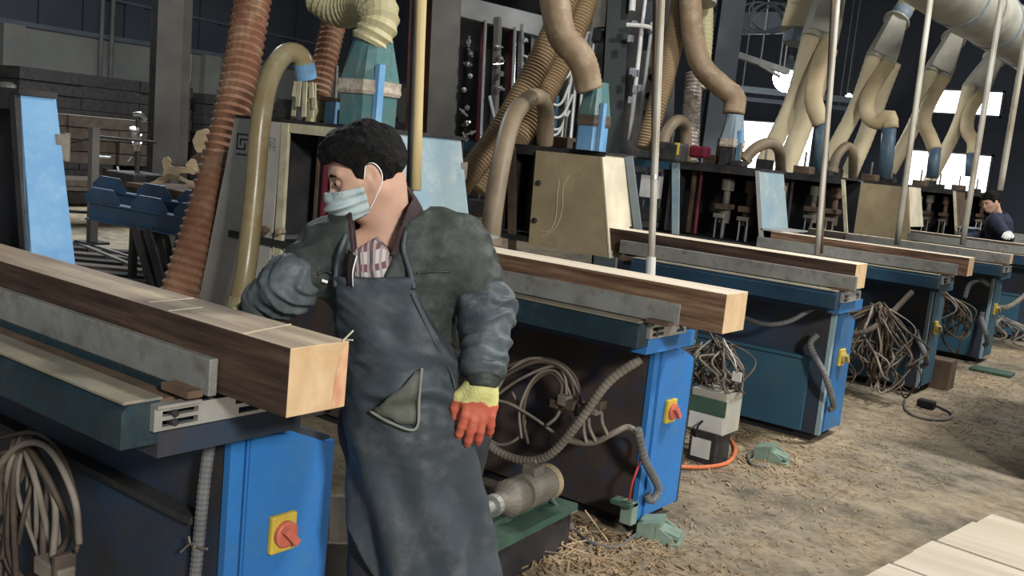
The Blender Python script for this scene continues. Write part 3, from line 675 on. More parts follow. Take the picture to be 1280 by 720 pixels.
# Y-branches hanging from the main duct: collar, box cone, two cream hoses, riser on the hood
def branch(label, col, j, cone_b, ha, hb, rr, rc, riser=None):
    t = thing('branch_duct', label, 'duct', col, 'branch ducts under the main duct')
    c = V(col); jj = V(j); d = (c - jj).normalized(); cb = V(cone_b)
    e = jj - d * .35
    obj('upper_pipe', rod(BM(), e, c - d * .18, rr, 18), M_cream_hose, t, True)
    obj('neck', rod(BM(), c - d * .20, c, rr * 1.06, 18), M_ductb, t, True)
    dd = (cb - c).normalized()
    obj('flange', rod(BM(), c, c + d * .025, rr * 1.42, 18), M_duct, t)
    # flat-sided cone widening towards two outlets
    s = V((.79, .61, 0)).normalized(); n2 = dd.cross(s).normalized(); s = n2.cross(dd).normalized()
    def rg(p, a, b2): return [p + s * a * sx + n2 * b2 * sy for sx, sy in ((1, .35), (.75, 1), (-.75, 1), (-1, .35), (-1, -.35), (-.75, -1), (.75, -1), (1, -.35))]
    obj('cone', loft(BM(), [rg(c + dd * .02, rr * 1.05, rr), rg(c.lerp(cb, .75), rr * 1.5, rr * 1.05), rg(cb, rr * 1.55, rr * 1.0)]), M_duct, t)
    for k, hp in enumerate((ha, hb)):
        st = cb + s * rr * (.78 if k else -.78)
        o = obj('outlet', rod(BM(), st - dd * .02, st + dd * .05, rc * 1.06, 14), M_duct, t)
    for k, hp in enumerate((ha, hb)):
        st = cb + s * rr * (.78 if k else -.78)
        obj('hose', ribbed([st + dd * .03] + [V(p) for p in hp], rc, .09, .035, 16), M_cream_hose if k == 0 else mat('cream_hose_dusted', (0.56, 0.46, 0.29), (0.44, 0.34, 0.20), 0.6, scale=3, bump=0.05), t, True)
    if riser:
        obj('riser', rod(BM(), riser[0], riser[1], riser[2], 16), mat('dusty_blue_riser', (0.075, 0.125, 0.175), (0.05, 0.085, 0.12), 0.45, scale=4, bump=0.04, c3=(0.12, 0.14, 0.15)), t, True)
    return t
branch('leftmost cream branch duct, crossing in front of the lamp', (-4.237, 11.087, 3.809), (-4.188, 11.481, 4.410), (-4.190, 10.746, 3.099), [(-4.345, 10.634, 2.401), (-4.570, 10.591, 1.679)], [(-4.072, 10.512, 2.698), (-4.019, 10.372, 2.392), (-3.911, 10.410, 2.150)], .125, .098, ((-3.839, 10.380, 1.674), (-3.911, 10.417, 2.192), .075))
branch('second cream branch duct from the left, ending in a tall blue riser', (-4.250, 13.451, 3.698), (-4.152, 14.020, 4.370), (-4.266, 13.093, 3.161), [(-4.416, 12.868, 2.514), (-4.663, 12.816, 1.827)], [(-4.239, 12.778, 2.685), (-4.190, 12.646, 2.437), (-4.029, 12.622, 2.336), (-3.908, 12.601, 2.420), (-3.868, 12.605, 2.277)], .12, .098, ((-3.821, 12.531, 1.650), (-3.882, 12.601, 2.314), .085))
branch('third cream branch duct from the left, beside the long leaning pipes', (-4.276, 16.362, 3.883), (-4.194, 17.054, 4.612), (-4.326, 15.973, 3.316), [(-4.451, 15.764, 2.657), (-4.720, 15.662, 1.783)], [(-4.298, 15.657, 2.834), (-4.283, 15.495, 2.561), (-4.142, 15.434, 2.332), (-4.028, 15.361, 2.150)], .13, .105, ((-4.000, 15.312, 1.753), (-4.033, 15.363, 2.184), .085))
branch('rightmost cream branch duct, in front of the upper window', (-4.275, 19.146, 3.954), (-4.195, 19.836, 4.680), (-4.401, 18.696, 3.362), [(-4.545, 18.468, 2.675), (-4.837, 18.326, 1.671)], [(-4.364, 18.401, 2.954), (-4.322, 18.252, 2.646), (-4.175, 18.198, 2.437), (-4.124, 18.070, 2.205)], .14, .11, ((-4.101, 18.028, 1.870), (-4.141, 18.064, 2.244), .09))
hose('cream_hose', 'cream hose slanting to the bright window behind the first branch duct', [(-4.928, 11.239, 0.03), (-4.850, 11.215, 0.679), (-4.673, 11.363, 1.488), (-4.582, 11.538, 2.102), (-4.486, 11.568, 2.578), (-4.405, 11.592, 3.092)], .12, .09, M_cream_hose, .035)
hose('cream_hose', 'cream hose slanting behind the second branch duct to the tall blue riser', [(-4.877, 13.666, 0.03), (-4.852, 13.618, 0.743), (-4.661, 13.664, 1.630), (-4.571, 13.824, 2.159), (-4.463, 13.885, 2.766), (-4.334, 13.807, 3.209)], .115, .09, M_cream_hose, .035)
t = thing('branch_duct', 'short tan box duct with a blue collar, left of the first cream branch duct', 'duct', (-4.752, 11.593, 3.133), 'branch ducts under the main duct')
obj('box_duct', bar(BM(), (-4.787, 11.587, 3.252), (-4.821, 11.968, 4.133), .34, .34), M_cream_hose, t)
obj('collar', rod(BM(), (-4.789, 11.564, 3.128), (-4.785, 11.595, 3.291), .155, 16), M_ductb, t)
t = thing('branch_duct', 'pale duct flange over the brown S-shaped hose at the top edge', 'duct', (-4.321, 8.115, 3.019), 'branch ducts under the main duct')
obj('flange', rod(BM(), (-4.313, 8.118, 3.006), (-4.316, 8.125, 3.056), .16, 20), M_duct, t)
obj('duct_body', rod(BM(), (-4.316, 8.125, 3.056), (-4.386, 8.273, 3.481), .13, 20), M_duct, t)
# main duct along the row
t = thing('main_duct', 'thick galvanised main duct running under the roof at upper right', 'duct', (-3.2, 13.0, 3.78))
path = [V((-3.2, 8.5 + k * .6, 3.78)) for k in range(27)]
obj('duct', sweep(BM(), path, .35, 24), M_duct, t, True)
for k in range(3, 26, 3): obj('seam_band', rod(BM(), path[k], path[k] + V((0, .05, 0)), 0.362, 24), M_ductb, t)
for y in (10, 14, 18, 22): obj('hanger', rod(BM(), (-3.2, y, 4.08), (-3.2, y, 6.0), .015, 6), M_dsteel, t)

# ------------------------------------------------------------------ roof lamps, steelwork and cable coils at upper middle
t = thing('hall_lamp', 'glaring round hall lamp in front of the dark end wall', 'lamp', (-7.159, 17.131, 3.288))
lc = V((-7.159, 17.131, 3.288))
obj('shade', lathe(BM(), lc + V((0, 0, .10)), (0, 0, 1), [(0, .27), (.10, .2), (.22, .06), (.28, .05)], 20), M_rafter, t)
bb = BM(); bmesh.ops.create_uvsphere(bb, u_segments=20, v_segments=12, radius=.26)
for v in bb.verts: v.co += lc
obj('bulb', bb, emit('lamp_glow', (0.95, 0.98, 1.0), 60), t, True)
obj('drop_rod', rod(BM(), lc + V((0, 0, .3)), lc + V((0, 0, 3.0)), .015, 6), M_dsteel, t)
t = thing('hall_lamp', 'tiny distant hall lamp left of the second branch duct', 'lamp', (-7.460, 21.198, 3.343))
lc = V((-7.460, 21.198, 3.343))
bb = BM(); bmesh.ops.create_uvsphere(bb, u_segments=12, v_segments=8, radius=.07)
for v in bb.verts: v.co += lc
obj('bulb', bb, emit('lamp_glow_small', (0.95, 0.97, 1.0), 12), t, True)
obj('bracket', rod(BM(), lc + V((0, 0, .05)), V((lc.x, lc.y, 6.5)), .02, 6), M_dsteel, t)
def member(name, label, p, q, wd, ht, mt):
    b = bar(BM(), p, q, wd, ht)
    for k in (.08, .92):
        c = V(p).lerp(V(q), k); rod(b, c, (c.x, c.y, 6.6), .012, 6)
    return tag(obj(name, b, mt), label, 'girder')
member('steel_girder', 'pale steel girder slanting to the glaring lamp', (-6.840, 14.100, 3.321), (-6.319, 15.091, 3.170), .09, .09, M_lsteel)
member('steel_girder', 'thin pale brace just under the slanting girder near the lamp', (-6.574, 14.531, 3.216), (-6.364, 14.915, 3.074), .04, .04, M_lsteel)
member('steel_girder', 'grey rail below the glaring lamp, above the bright window', (-8.992, 18.772, 3.204), (-6.977, 20.273, 3.194), .10, .12, M_rafter)
member('steel_girder', 'second grey rail below the lamp, nearest the window head', (-9.184, 19.231, 3.049), (-7.255, 20.671, 3.055), .08, .08, M_rafter)
member('steel_girder', 'dark grey beam crossing at the top behind the loose cable coils', (-7.513, 14.954, 3.876), (-6.797, 16.803, 4.195), .3, .35, M_rafter)
b = BM(); rr_ = random.Random(3)
for k in range(5):
    c = V((-5.638, 12.523, 3.588)); s1 = V((.79, .61, .1)); s2 = V((-.1, .2, .95))
    a0 = rr_.uniform(.2, .33); b0 = rr_.uniform(.16, .26); ph = rr_.uniform(-.5, .5); off = s1 * rr_.uniform(-.12, .12)
    tube([c + off + s1 * a0 * math.cos(q * 2 * pi / 12 + ph) + s2 * b0 * math.sin(q * 2 * pi / 12) * (1 + .2 * math.sin(k)) for q in range(13)], .012, 6, 4, bm=b)
tag(obj('cable_coil', b, M_rafter), 'loose grey cable loops hanging under the roof beam left of the ducts', 'cable')

# ------------------------------------------------------------------ tall press behind the machines (upper middle)
rp = random.Random(11)
t = thing('press_frame', 'tall dark press frame with rows of shiny fittings, left of the diagonal tan hoses', 'press', (-7.2, 8.2, 0))
obj('top_beam', bar(BM(), (-7.058, 7.957, 2.983), (-6.083, 8.401, 2.806), .22, .20), M_lsteel, t)
obj('top_beam', bar(BM(), (-7.079, 8.249, 3.297), (-6.316, 8.804, 3.221), .12, .14), M_rafter, t)
obj('back_panel', solid(BM(), [(-7.238, 8.402, 1.253), (-6.300, 9.122, 1.369), (-6.616, 9.261, 3.514), (-7.533, 8.558, 3.400)], [(-7.303, 8.478, 1.250), (-6.357, 9.205, 1.367), (-6.677, 9.345, 3.531), (-7.602, 8.635, 3.416)]), M_black, t)
for p, q, wd, mm in (((-6.510, 7.945, 1.301), (-6.711, 8.073, 2.888), .045, M_dred), ((-6.330, 7.956, 1.318), (-6.534, 8.077, 2.873), .06, M_concretecol), ((-6.277, 8.146, 1.454), (-6.462, 8.247, 2.820), .05, M_dred), ((-6.212, 8.210, 1.545), (-6.394, 8.296, 2.812), .045, M_lsteel), ((-6.142, 8.307, 1.802), (-6.285, 8.374, 2.792), .045, M_lsteel)):
    obj('post', bar(BM(), p, q, wd), mm, t)
for p, q in (((-6.467, 7.902, 1.588), (-6.632, 7.997, 2.836)), ((-6.251, 8.075, 2.018), (-6.351, 8.135, 2.787)), ((-6.181, 8.143, 2.108), (-6.299, 8.181, 2.827)), ((-6.443, 7.942, 2.076), (-6.333, 7.969, 1.763)), ((-6.068, 8.208, 2.359), (-6.102, 8.246, 2.719))):
    obj('rod', rod(BM(), p, q, .018, 8), M_sheen, t)
fit = [(-6.665, 7.804, 2.593), (-6.634, 7.808, 2.483), (-6.635, 7.787, 2.370), (-6.596, 7.796, 2.253), (-6.625, 7.750, 2.111), (-6.571, 7.760, 1.940), (-6.595, 7.733, 1.888), (-6.551, 7.747, 1.780), (-6.497, 7.771, 1.690), (-6.540, 7.729, 1.636), (-6.422, 7.982, 2.574), (-6.383, 7.991, 2.457), (-6.399, 7.968, 2.399), (-6.352, 7.987, 2.307), (-6.341, 7.970, 2.163), (-6.216, 8.151, 2.665), (-6.162, 8.162, 2.493), (-6.174, 8.124, 2.329), (-6.074, 8.238, 2.553)]
for p in fit:
    d = V((rp.uniform(-1, 1), rp.uniform(-1, 1), rp.uniform(-.4, .4))).normalized()
    o = obj('fitting', lathe(BM(), V(p) - d * .05, d, [(0, .014), (.03, .014), (.032, .026), (.06, .026), (.062, .012), (.11, .012)], 10), M_sheen, t)
t = thing('valve_rack', 'rack of white riser pipes and coiled hoses behind the teal hopper', 'rack', (-6.0, 8.3, 0))
for p, q, r, mm in (((-4.703, 7.861, 1.755), (-4.782, 7.985, 2.803), .020, M_white), ((-4.642, 7.903, 1.741), (-4.709, 8.031, 2.753), .016, M_white), ((-4.782, 7.985, 2.803), (-4.806, 8.031, 3.165), .016, M_white),
                    ((-5.369, 7.946, 2.201), (-5.396, 8.072, 3.036), .05, M_white), ((-5.244, 7.911, 2.188), (-5.284, 7.988, 2.801), .03, M_sheen), ((-5.414, 7.805, 1.586), (-5.448, 7.920, 2.390), .022, M_sheen), ((-5.401, 7.944, 1.610), (-5.462, 8.016, 2.280), .02, M_sheen), ((-5.282, 7.906, 1.603), (-5.341, 7.957, 2.144), .018, M_steel), ((-5.474, 7.759, 1.579), (-5.518, 7.818, 2.107), .02, M_panelblue)):
    obj('riser_pipe', rod(BM(), p, q, r, 10), mm, t)
obj('top_manifold', tube([(-4.841, 7.809, 2.768), (-4.743, 7.883, 2.773), (-4.673, 7.934, 2.767), (-4.640, 7.955, 2.743), (-4.663, 7.950, 2.812)], .02, 8), M_white, t)
obj('hole_plate', bar(BM(), (-4.703, 8.135, 1.884), (-4.747, 8.201, 2.445), .15, .02), M_lsteel, t)
for p in ((-4.696, 8.120, 2.343), (-4.692, 8.093, 2.173), (-4.683, 8.072, 2.012)):
    obj('plate_hole', lathe(BM(), p, (.59, -.79, 0), [(0, .035), (.012, .035)], 14), M_black, t)
obj('back_plate', solid(BM(), [(-5.906, 8.409, 1.376), (-4.933, 9.156, 1.497), (-5.207, 9.300, 3.488), (-6.168, 8.563, 3.369)], [(-5.964, 8.491, 1.374), (-4.981, 9.245, 1.496), (-5.258, 9.391, 3.507), (-6.228, 8.647, 3.387)]), M_dsteel, t)
obj('gauge_box', bar(BM(), (-5.192, 7.923, 2.755), (-5.217, 7.956, 3.050), .14, .06), M_lead, t)
obj('gauge_box', bar(BM(), (-5.195, 7.898, 2.628), (-5.195, 7.917, 2.732), .09, .06), M_black, t)
obj('cylinder', rod(BM(), (-4.875, 7.934, 2.908), (-4.903, 7.956, 3.152), .03, 10), M_white, t)
obj('mount_plate', bar(BM(), (-4.751, 8.098, 2.591), (-4.799, 8.138, 3.027), .13, .02), M_rafter, t)
for c0, c1, sag in (((-5.479, 7.607, 2.175), (-5.329, 7.725, 2.209), .16), ((-5.472, 7.592, 2.057), (-5.292, 7.738, 2.124), .17), ((-5.452, 7.586, 1.940), (-5.291, 7.713, 1.975), .15), ((-5.450, 7.572, 1.851), (-5.312, 7.681, 1.883), .12), ((-5.412, 7.675, 2.273), (-5.332, 7.751, 2.372), .05)):
    a = V(c0); c = V(c1)
    obj('coiled_hose', tube([a, a.lerp(c, .3) - V((0, 0, sag)), a.lerp(c, .7) - V((0, 0, sag)), c], .012, 6), M_white, t)
for k in range(7):
    p = V((-4.748, 7.871, 2.362)) + V((rp.uniform(-.06, .1), rp.uniform(-.05, .1), rp.uniform(-.35, .45)))
    obj('fitting', cbox(p, (.04, .04, .06)), M_sheen, t)
t = thing('motor_block', 'dark motor with a yellow tag on the black hood, left of the foil duct', 'motor', (-4.100, 7.523, 1.575))
obj('housing', cbox((-4.111, 7.532, 1.676), (.28, .2, .16), .02), M_dsteel, t); obj('yellow_tag', cbox((-3.989, 7.439, 1.707), (.04, .01, .10)), M_yellow, t)
obj('red_cover', cbox((-3.949, 7.784, 1.703), (.16, .12, .10), .02), M_dred, t)
t = thing('paint_blocks', 'yellow and blue blocks under a rusty plate, left of the green-blue hopper', 'bracket', (-4.174, 3.755, 1.597))
obj('plate', bar(BM(), (-4.309, 3.745, 1.750), (-4.151, 3.861, 1.743), .18, .02), M_brown, t)
obj('yellow_block', bar(BM(), (-4.228, 3.716, 1.599), (-4.239, 3.731, 1.730), .05, .1), M_hose3, t)
obj('brown_block', bar(BM(), (-4.228, 3.780, 1.604), (-4.241, 3.791, 1.727), .05, .1), M_brown, t)
obj('blue_block', bar(BM(), (-4.136, 3.785, 1.601), (-4.146, 3.799, 1.724), .085, .1), M_sky, t)
obj('rod', rod(BM(), (-4.198, 3.827, 1.746), (-4.222, 3.842, 1.934), .01, 8), M_fence, t)

# ------------------------------------------------------------------ left background
def board_stack(label, x0, x1, y0, y1, z0, nz, th, mt_, gap=.012, ny=3, seed=0):
    rb = random.Random(seed)
    t = thing('board_stack', label, 'stack', ((x0 + x1) / 2, (y0 + y1) / 2, z0), 'stacks of boards along the left wall')
    for k in range(nz):
        wd = (y1 - y0) / ny
        for j in range(ny):
            e = rb.uniform(-.08, .08); z = z0 + k * (th + gap)
            obj('plank', box(BM(), x0 + rb.uniform(-.03, .03), x1 + rb.uniform(-.03, .05), y0 + j * wd + .006 + e * .2, y0 + (j + 1) * wd - .006 + e * .2, z, z + th), mt_, t)
    for y in (y0 + .2, y1 - .3): obj('bearer', box(BM(), x0 + .05, x1 - .05, y, y + .1, z0 - .1, z0), M_dboard, t)
    return t
board_stack('tall black stack of boards against the left wall, left half', -20.4, -18.6, 9.2, 12.9, .1, 9, .22, M_dboard, seed=1)
board_stack('tall black stack of boards against the left wall, behind the broad column', -20.4, -18.6, 13.2, 19.2, .1, 9, .21, M_dboard, seed=2)
board_stack('black stack of boards behind the logo hood', -17.6, -15.8, 15.4, 19.8, .1, 9, .19, M_dboard, seed=3)
board_stack('grey-brown stack of boards just right of the nearest blue hood', -12.9, -12.1, 5.9, 8.0, .85, 4, .14, M_mboard, seed=4)
board_stack('low stack of pale grey planks on the floor beyond the thin post', -15.6, -14.8, 7.6, 12.2, .1, 3, .10, M_mboard, ny=2, seed=5)
t = thing('trestle', 'dark trestle carrying the grey-brown boards', 'trestle', (-12.5, 6.9, 0))
for y in (6.0, 7.6): obj('support', box(BM(), -12.95, -12.05, y, y + .1, 0, .749), M_mboard, t)
obj('tie_beam', box(BM(), -12.6, -12.4, 6.201, 7.599, .3, .45), M_dboard, t)
t = thing('wall_pipe', 'pair of pale vertical pipes on the left wall', 'pipe', (-21.4, 12.4, 0))
for y in (12.4, 12.65): obj('pipe', rod(BM(), (-21.38, y, .1), (-21.38, y, 4.4), .05, 8), M_concretecol, t)
tag(obj('wall_box', cbox((-21.42, 14.45, 2.72), (.16, .6, .7), .02), M_duct), 'small pale box on the left wall beside the black column', 'box')
tag(obj('wall_pipe', tube([(-21.44, 7.5, 4.15), (-21.44, 12.5, 4.0), (-21.44, 19.5, 3.85)], .04, 8), M_rafter), 'long thin pipe running along the left wall near the top', 'pipe')
# barrier: post with plate and rails
t = thing('barrier', 'steel barrier post with thin rails, left of the blue cradle', 'barrier', (-8.40, 4.87, 0))
ps = V((-8.401, 4.859, 0.363)); pt = V((-8.552, 4.926, 1.387))
obj('post', bar(BM(), ps, pt, .07, .07), M_concretecol, t)
obj('foot_plate', cbox(ps, (.22, .22, .02)), M_dsteel, t)
obj('rail', rod(BM(), (-8.540, 4.923, 1.315), (-8.359, 5.433, 1.304), .012, 8), M_dsteel, t)
obj('rail', rod(BM(), (-8.694, 4.685, 0.618), (-8.433, 4.882, 0.629), .016, 8), M_dsteel, t)
obj('rail', rod(BM(), (-8.985, 4.821, 1.189), (-8.544, 4.917, 1.300), .010, 8), M_dsteel, t)
# blue steel cradle for logs
t = thing('log_cradle', 'dark blue steel cradle with notched plates and splayed legs, left of the rust-brown hose', 'cradle', (-7.1, 4.6, 0))
M_navy = mat('navy_blue_steel', (0.035, 0.085, 0.17), (0.025, 0.05, 0.09), 0.4, 0.1, scale=4, bump=0.06, c3=(0.06, 0.07, 0.08))
a, c = V((-7.520, 4.325, 0.751)), V((-6.396, 4.653, 0.719)); off = V((-.34, .26, .07)); up = V((0, 0, 1))
for k in (0, 1):
    o = off * k; g = BM(); bar(g, a + o, c + o, .02, .14); bar(g, a + o + up * .07 + off * .06, c + o + up * .07 + off * .06, .12, .014); bar(g, a + o - up * .07 + off * .06, c + o - up * .07 + off * .06, .12, .014)
    obj('side_channel', g, M_navy, t)
d = (c - a)
for k, tt in enumerate((.1, .50, .86)):
    p = a + d * tt + up * .075; s = d.normalized()
    for o in (V((0, 0, 0)), off):
        q = p + o; g = BM(); n2 = off.normalized() * .008
        pts = [q - s * .18, q + s * .18, q + s * .18 + up * .03, q + s * .11 + up * .115, q - s * .10 + up * .115, q - s * .15 + up * .07, q - s * .18 + up * .05]
        solid(g, [x - n2 for x in pts], [x + n2 for x in pts]); obj('notched_plate', g, M_navy, t)
    obj('cross_tie', bar(BM(), p, p + off, .06, .03), M_navy, t)
for tt, x in ((.42, 1), (.52, 1), (.80, -.4)):
    for o in (0, 1):
        p = a + d * tt + off * o - up * .06; q = V((p.x, p.y, 0)) + d.normalized() * (.30 * x)
        obj('leg', bar(BM(), p, q, .11, .07), M_dsteel, t)
# scrap wood in a dark bin behind the cradle
t = thing('scrap_bin', 'dark bin heaped with split wood behind the blue cradle', 'bin', (-7.975, 5.491, 0.717))
sb = V((-7.964, 5.500, 0.719)); sb.z = 0
g = BM(); box(g, sb.x - .42, sb.x + .42, sb.y - .3, sb.y + .3, .52, .88); obj('bin_body', g, M_dsteel, t)
for sx_ in (-.38, .38):
    for sy_ in (-.26, .26): obj('leg', box(BM(), sb.x + sx_ - .03, sb.x + sx_ + .03, sb.y + sy_ - .03, sb.y + sy_ + .03, 0, .519), M_dsteel, t)
g = BM(); box(g, sb.x - .45, sb.x + .45, sb.y - .33, sb.y + .33, .881, .92); obj('bin_rim', g, M_brown, t)
for lbl, p, q, wd, th in (('large pale splintered slab leaning up in the scrap bin', (-7.620, 5.562, 1.050), (-7.776, 5.519, 1.469), .20, .03),
    ('brown bark slab lying against the pale splintered slab', (-7.574, 5.476, 1.080), (-7.704, 5.407, 1.237), .16, .05),
    ('upright short grey offcut on the scrap heap', (-7.853, 5.251, 0.988), (-7.905, 5.249, 1.198), .07, .03),
    ('long thin stick slanting left off the scrap heap', (-7.876, 5.100, 0.938), (-7.701, 5.257, 1.088), .06, .03),
    ('pale flat strip lying across the scrap heap', (-7.689, 5.143, 1.106), (-7.485, 5.294, 1.103), .05, .03),
    ('pale wedge of wood in the middle of the scrap heap', (-7.653, 5.308, 1.180), (-7.564, 5.359, 1.091), .09, .04),
    ('thin stick slanting right under the pale flat strip', (-7.610, 5.190, 1.038), (-7.414, 5.320, 0.949), .03, .02),
    ('lowest thin stick hanging over the bin edge', (-7.576, 5.262, 0.945), (-7.442, 5.382, 1.061), .025, .02)):
    p = V(p); q = V(q); g = BM(); d = q - p; s = d.normalized().cross(V((.59, -.79, 0))).normalized()
    A = []; n = 6
    for k in range(n + 1):
        x = p + d * (k / n) ; wq = wd * (.5 + .1 * math.sin(k * 2.3 + wd * 50)) * (1 if k < n else .6); A.append((x - s * wq, x + s * (wq * (1 if k % 2 else .8))))
    front = [l for l, _ in A] + [r for _, r in A[::-1]]
    nn = V((.59, -.79, 0)).normalized() * th / 2
    solid(g, [v - nn for v in front], [v + nn for v in front])
    tag(obj('wood_scrap', g, M_brown if 'bark' in lbl else M_scrap), lbl, 'scrap', 'split wood scraps on the bin')
# drill-like stand with bright fittings
t = thing('fixture_stand', 'small stand with a bright hooked arm and shiny couplings, behind the thin barrier rails', 'stand', (-8.974, 5.650, 0.844))
obj('base', cbox((-8.709, 5.481, 0.912), (.5, .4, .16), .02), M_dsteel, t)
obj('stem', rod(BM(), (-8.713, 5.476, 0.896), (-8.799, 5.517, 1.492), .025, 10), M_dsteel, t)
obj('arm', tube([(-8.844, 5.491, 1.541), (-8.789, 5.533, 1.548), (-8.745, 5.559, 1.506)], .022, 8, 4), M_sheen, t)
for p in ((-8.758, 5.457, 1.337), (-8.730, 5.467, 1.279), (-8.718, 5.463, 1.203)):
    obj('coupling', lathe(BM(), p, (.3, -.2, 1), [(0, .03), (.05, .03), (.055, .045), (.08, .045)], 10), M_sheen, t)
for p, q in (((-8.946, 5.214, 1.109), (-8.860, 5.278, 1.112)), ((-8.792, 5.315, 1.036), (-8.770, 5.322, 0.977)), ((-8.721, 5.378, 1.091), (-8.698, 5.404, 1.140))): obj('lever', rod(BM(), p, q, .012, 6), M_sheen, t)
# rails and flat bars on the floor behind the nearest beam
lf = [((-10.922, 6.013, 0.030), (-8.969, 5.626, 0.030), .05), ((-10.513, 6.034, 0.030), (-8.755, 5.849, 0.030), .05)]
for k, (p, q, r) in enumerate(lf):
    tag(obj('floor_rail', bar(BM(), p, q, r, .05), M_concretecol), ['upper long rail lying on the floor left of the cradle legs', 'second long rail lying on the floor, reaching the cradle legs'][k], 'rail')
names = ['topmost', 'second', 'third', 'fourth', 'fifth', 'lowest']
for k in range(6):
    y = 309 + k * 7; p, q = [((-10.435, 5.693, 0.020), (-9.455, 6.665, 0.020)), ((-10.032, 5.492, 0.020), (-9.025, 6.416, 0.020)), ((-9.658, 5.306, 0.020), (-8.629, 6.187, 0.020)), ((-9.309, 5.133, 0.020), (-8.263, 5.975, 0.020)), ((-8.934, 4.961, 0.020), (-7.974, 5.769, 0.020)), ((-8.572, 4.854, 0.020), (-7.655, 5.586, 0.020))][k]
    tag(obj('floor_plank', bar(BM(), p, q, .17, .035), M_mboard if k % 2 else M_dboard), '%s of the flat planks on the floor behind the nearest beam' % names[k], 'plank', 'flat planks on the left floor')
tag(obj('shiny_cap', lathe(BM(), (-3.695, 1.784, 1.606), (0, 0, 1), [(0, .03), (.02, .034), (.03, .02)], 14), M_sheen), 'shiny round cap on the nearest blue hood at the left edge', 'cap')

# ------------------------------------------------------------------ cables, motors and boxes around the machine bases
def bundle(label, paths, rad, mt_, extra=()):
    t = thing('cable_bundle', label, 'cables', paths[0][0], 'cable bundles under the tables')
    for p in paths: obj('cable', tube(p, rad * rp.uniform(.75, 1.2), 6, 7), mt_ if rp.random() < .7 else M_cable2, t, True)
    return t
def loops(c, n, wx, hz, seed, dirx=V((1, 0, 0)), diry=V((0, 1, 0)), jit=.05, top=0):
    """hanging cable loops from a tie point c: down on one side, round, and up again"""
    q = random.Random(seed); out = []; c = V(c)
    for k in range(n):
        ox = q.uniform(-wx, wx); h = hz * q.uniform(.55, 1.05); w_ = q.uniform(.25, .6) * wx; j = lambda s=jit: q.uniform(-s, s)
        P = [c + dirx * j(.03) + V((0, 0, j(.03))), c + dirx * (ox * .7 + j()) + diry * j() + V((0, 0, -h * .3)), c + dirx * (ox + j()) + diry * j() + V((0, 0, -h * .75)),
             c + dirx * (ox + w_ * .5) + diry * j() + V((0, 0, -h)), c + dirx * (ox + w_) + diry * j() + V((0, 0, -h * .7)), c + dirx * (ox * .6 + w_ * .7 + j()) + diry * j() + V((0, 0, -h * .25)), c + dirx * j(.05) + V((0, 0, j(.02) + .03))]
        out.append(P)
    return out
bundle('thick bundle of brown cable loops hanging under the nearest table at lower left', loops((-2.670, 1.360, 0.631), 14, .17, .48, 4, jit=.035) + [[(-2.944, 1.360, 0.539), (-2.712, 1.340, 0.640), (-2.538, 1.340, 0.690), (-2.411, 1.340, 0.652), (-2.331, 1.340, 0.533), (-2.331, 1.340, 0.423)], [(-2.803, 1.320, 0.465), (-2.626, 1.320, 0.632), (-2.457, 1.320, 0.677), (-2.322, 1.320, 0.584), (-2.286, 1.320, 0.466)]], .0082, M_cable)
t = thing('tie_block', 'dusty flat connector block at the bottom of the nearest cable bundle', 'connector', (-2.413, 1.330, 0.349)); obj('block', cbox((-2.421, 1.330, 0.346), (.13, .05, .05), .006), M_cable2, t); obj('strap', cbox((-2.374, 1.330, 0.378), (.02, .06, .06), .004), M_cable, t)
# cables behind the gloved hand
Y2 = 3.5
arcs = [[(-2.639, 3.420, 0.459), (-2.604, 3.450, 0.580), (-2.525, 3.500, 0.649), (-2.356, 3.500, 0.692), (-2.233, 3.500, 0.648), (-2.182, 3.500, 0.537), (-2.169, 3.500, 0.470)],
 [(-2.603, 3.420, 0.393), (-2.575, 3.450, 0.561), (-2.483, 3.500, 0.669), (-2.312, 3.500, 0.680), (-2.211, 3.500, 0.601), (-2.146, 3.500, 0.476)],
 [(-2.587, 3.420, 0.485), (-2.480, 3.450, 0.586), (-2.353, 3.500, 0.665), (-2.282, 3.500, 0.637), (-2.256, 3.500, 0.502), (-2.266, 3.500, 0.446)],
 [(-2.652, 3.420, 0.492), (-2.527, 3.450, 0.608), (-2.414, 3.500, 0.673), (-2.257, 3.500, 0.643), (-2.203, 3.500, 0.479)],
 [(-2.401, 3.450, 0.312), (-2.442, 3.450, 0.428), (-2.445, 3.480, 0.550), (-2.370, 3.500, 0.632), (-2.294, 3.500, 0.599), (-2.299, 3.500, 0.509)],
 [(-2.432, 3.440, 0.331), (-2.464, 3.450, 0.459), (-2.425, 3.480, 0.601), (-2.334, 3.500, 0.647), (-2.238, 3.500, 0.559), (-2.221, 3.500, 0.493)],
 [(-2.577, 3.420, 0.473), (-2.494, 3.430, 0.470), (-2.373, 3.450, 0.431), (-2.269, 3.460, 0.392), (-2.145, 3.460, 0.392), (-2.057, 3.460, 0.426), (-2.000, 3.500, 0.461)],
 [(-2.649, 3.420, 0.308), (-2.538, 3.430, 0.276), (-2.448, 3.450, 0.336), (-2.459, 3.480, 0.419), (-2.552, 3.500, 0.504)]]
bundle('arched brown cables behind the gloved hand, in front of the rusty base', arcs, .0085, M_cable)
hb = [[(-2.262, 3.450, 0.395), (-2.178, 3.450, 0.382), (-2.072, 3.450, 0.406), (-1.989, 3.450, 0.465), (-1.947, 3.500, 0.495), (-1.887, 3.500, 0.473)]]
t = thing('wiring_harness', 'pale cable harness with taped drops below the grey connectors', 'cables', hb[0][0])
obj('trunk', tube(hb[0], .013, 8), M_cable2, t, True)
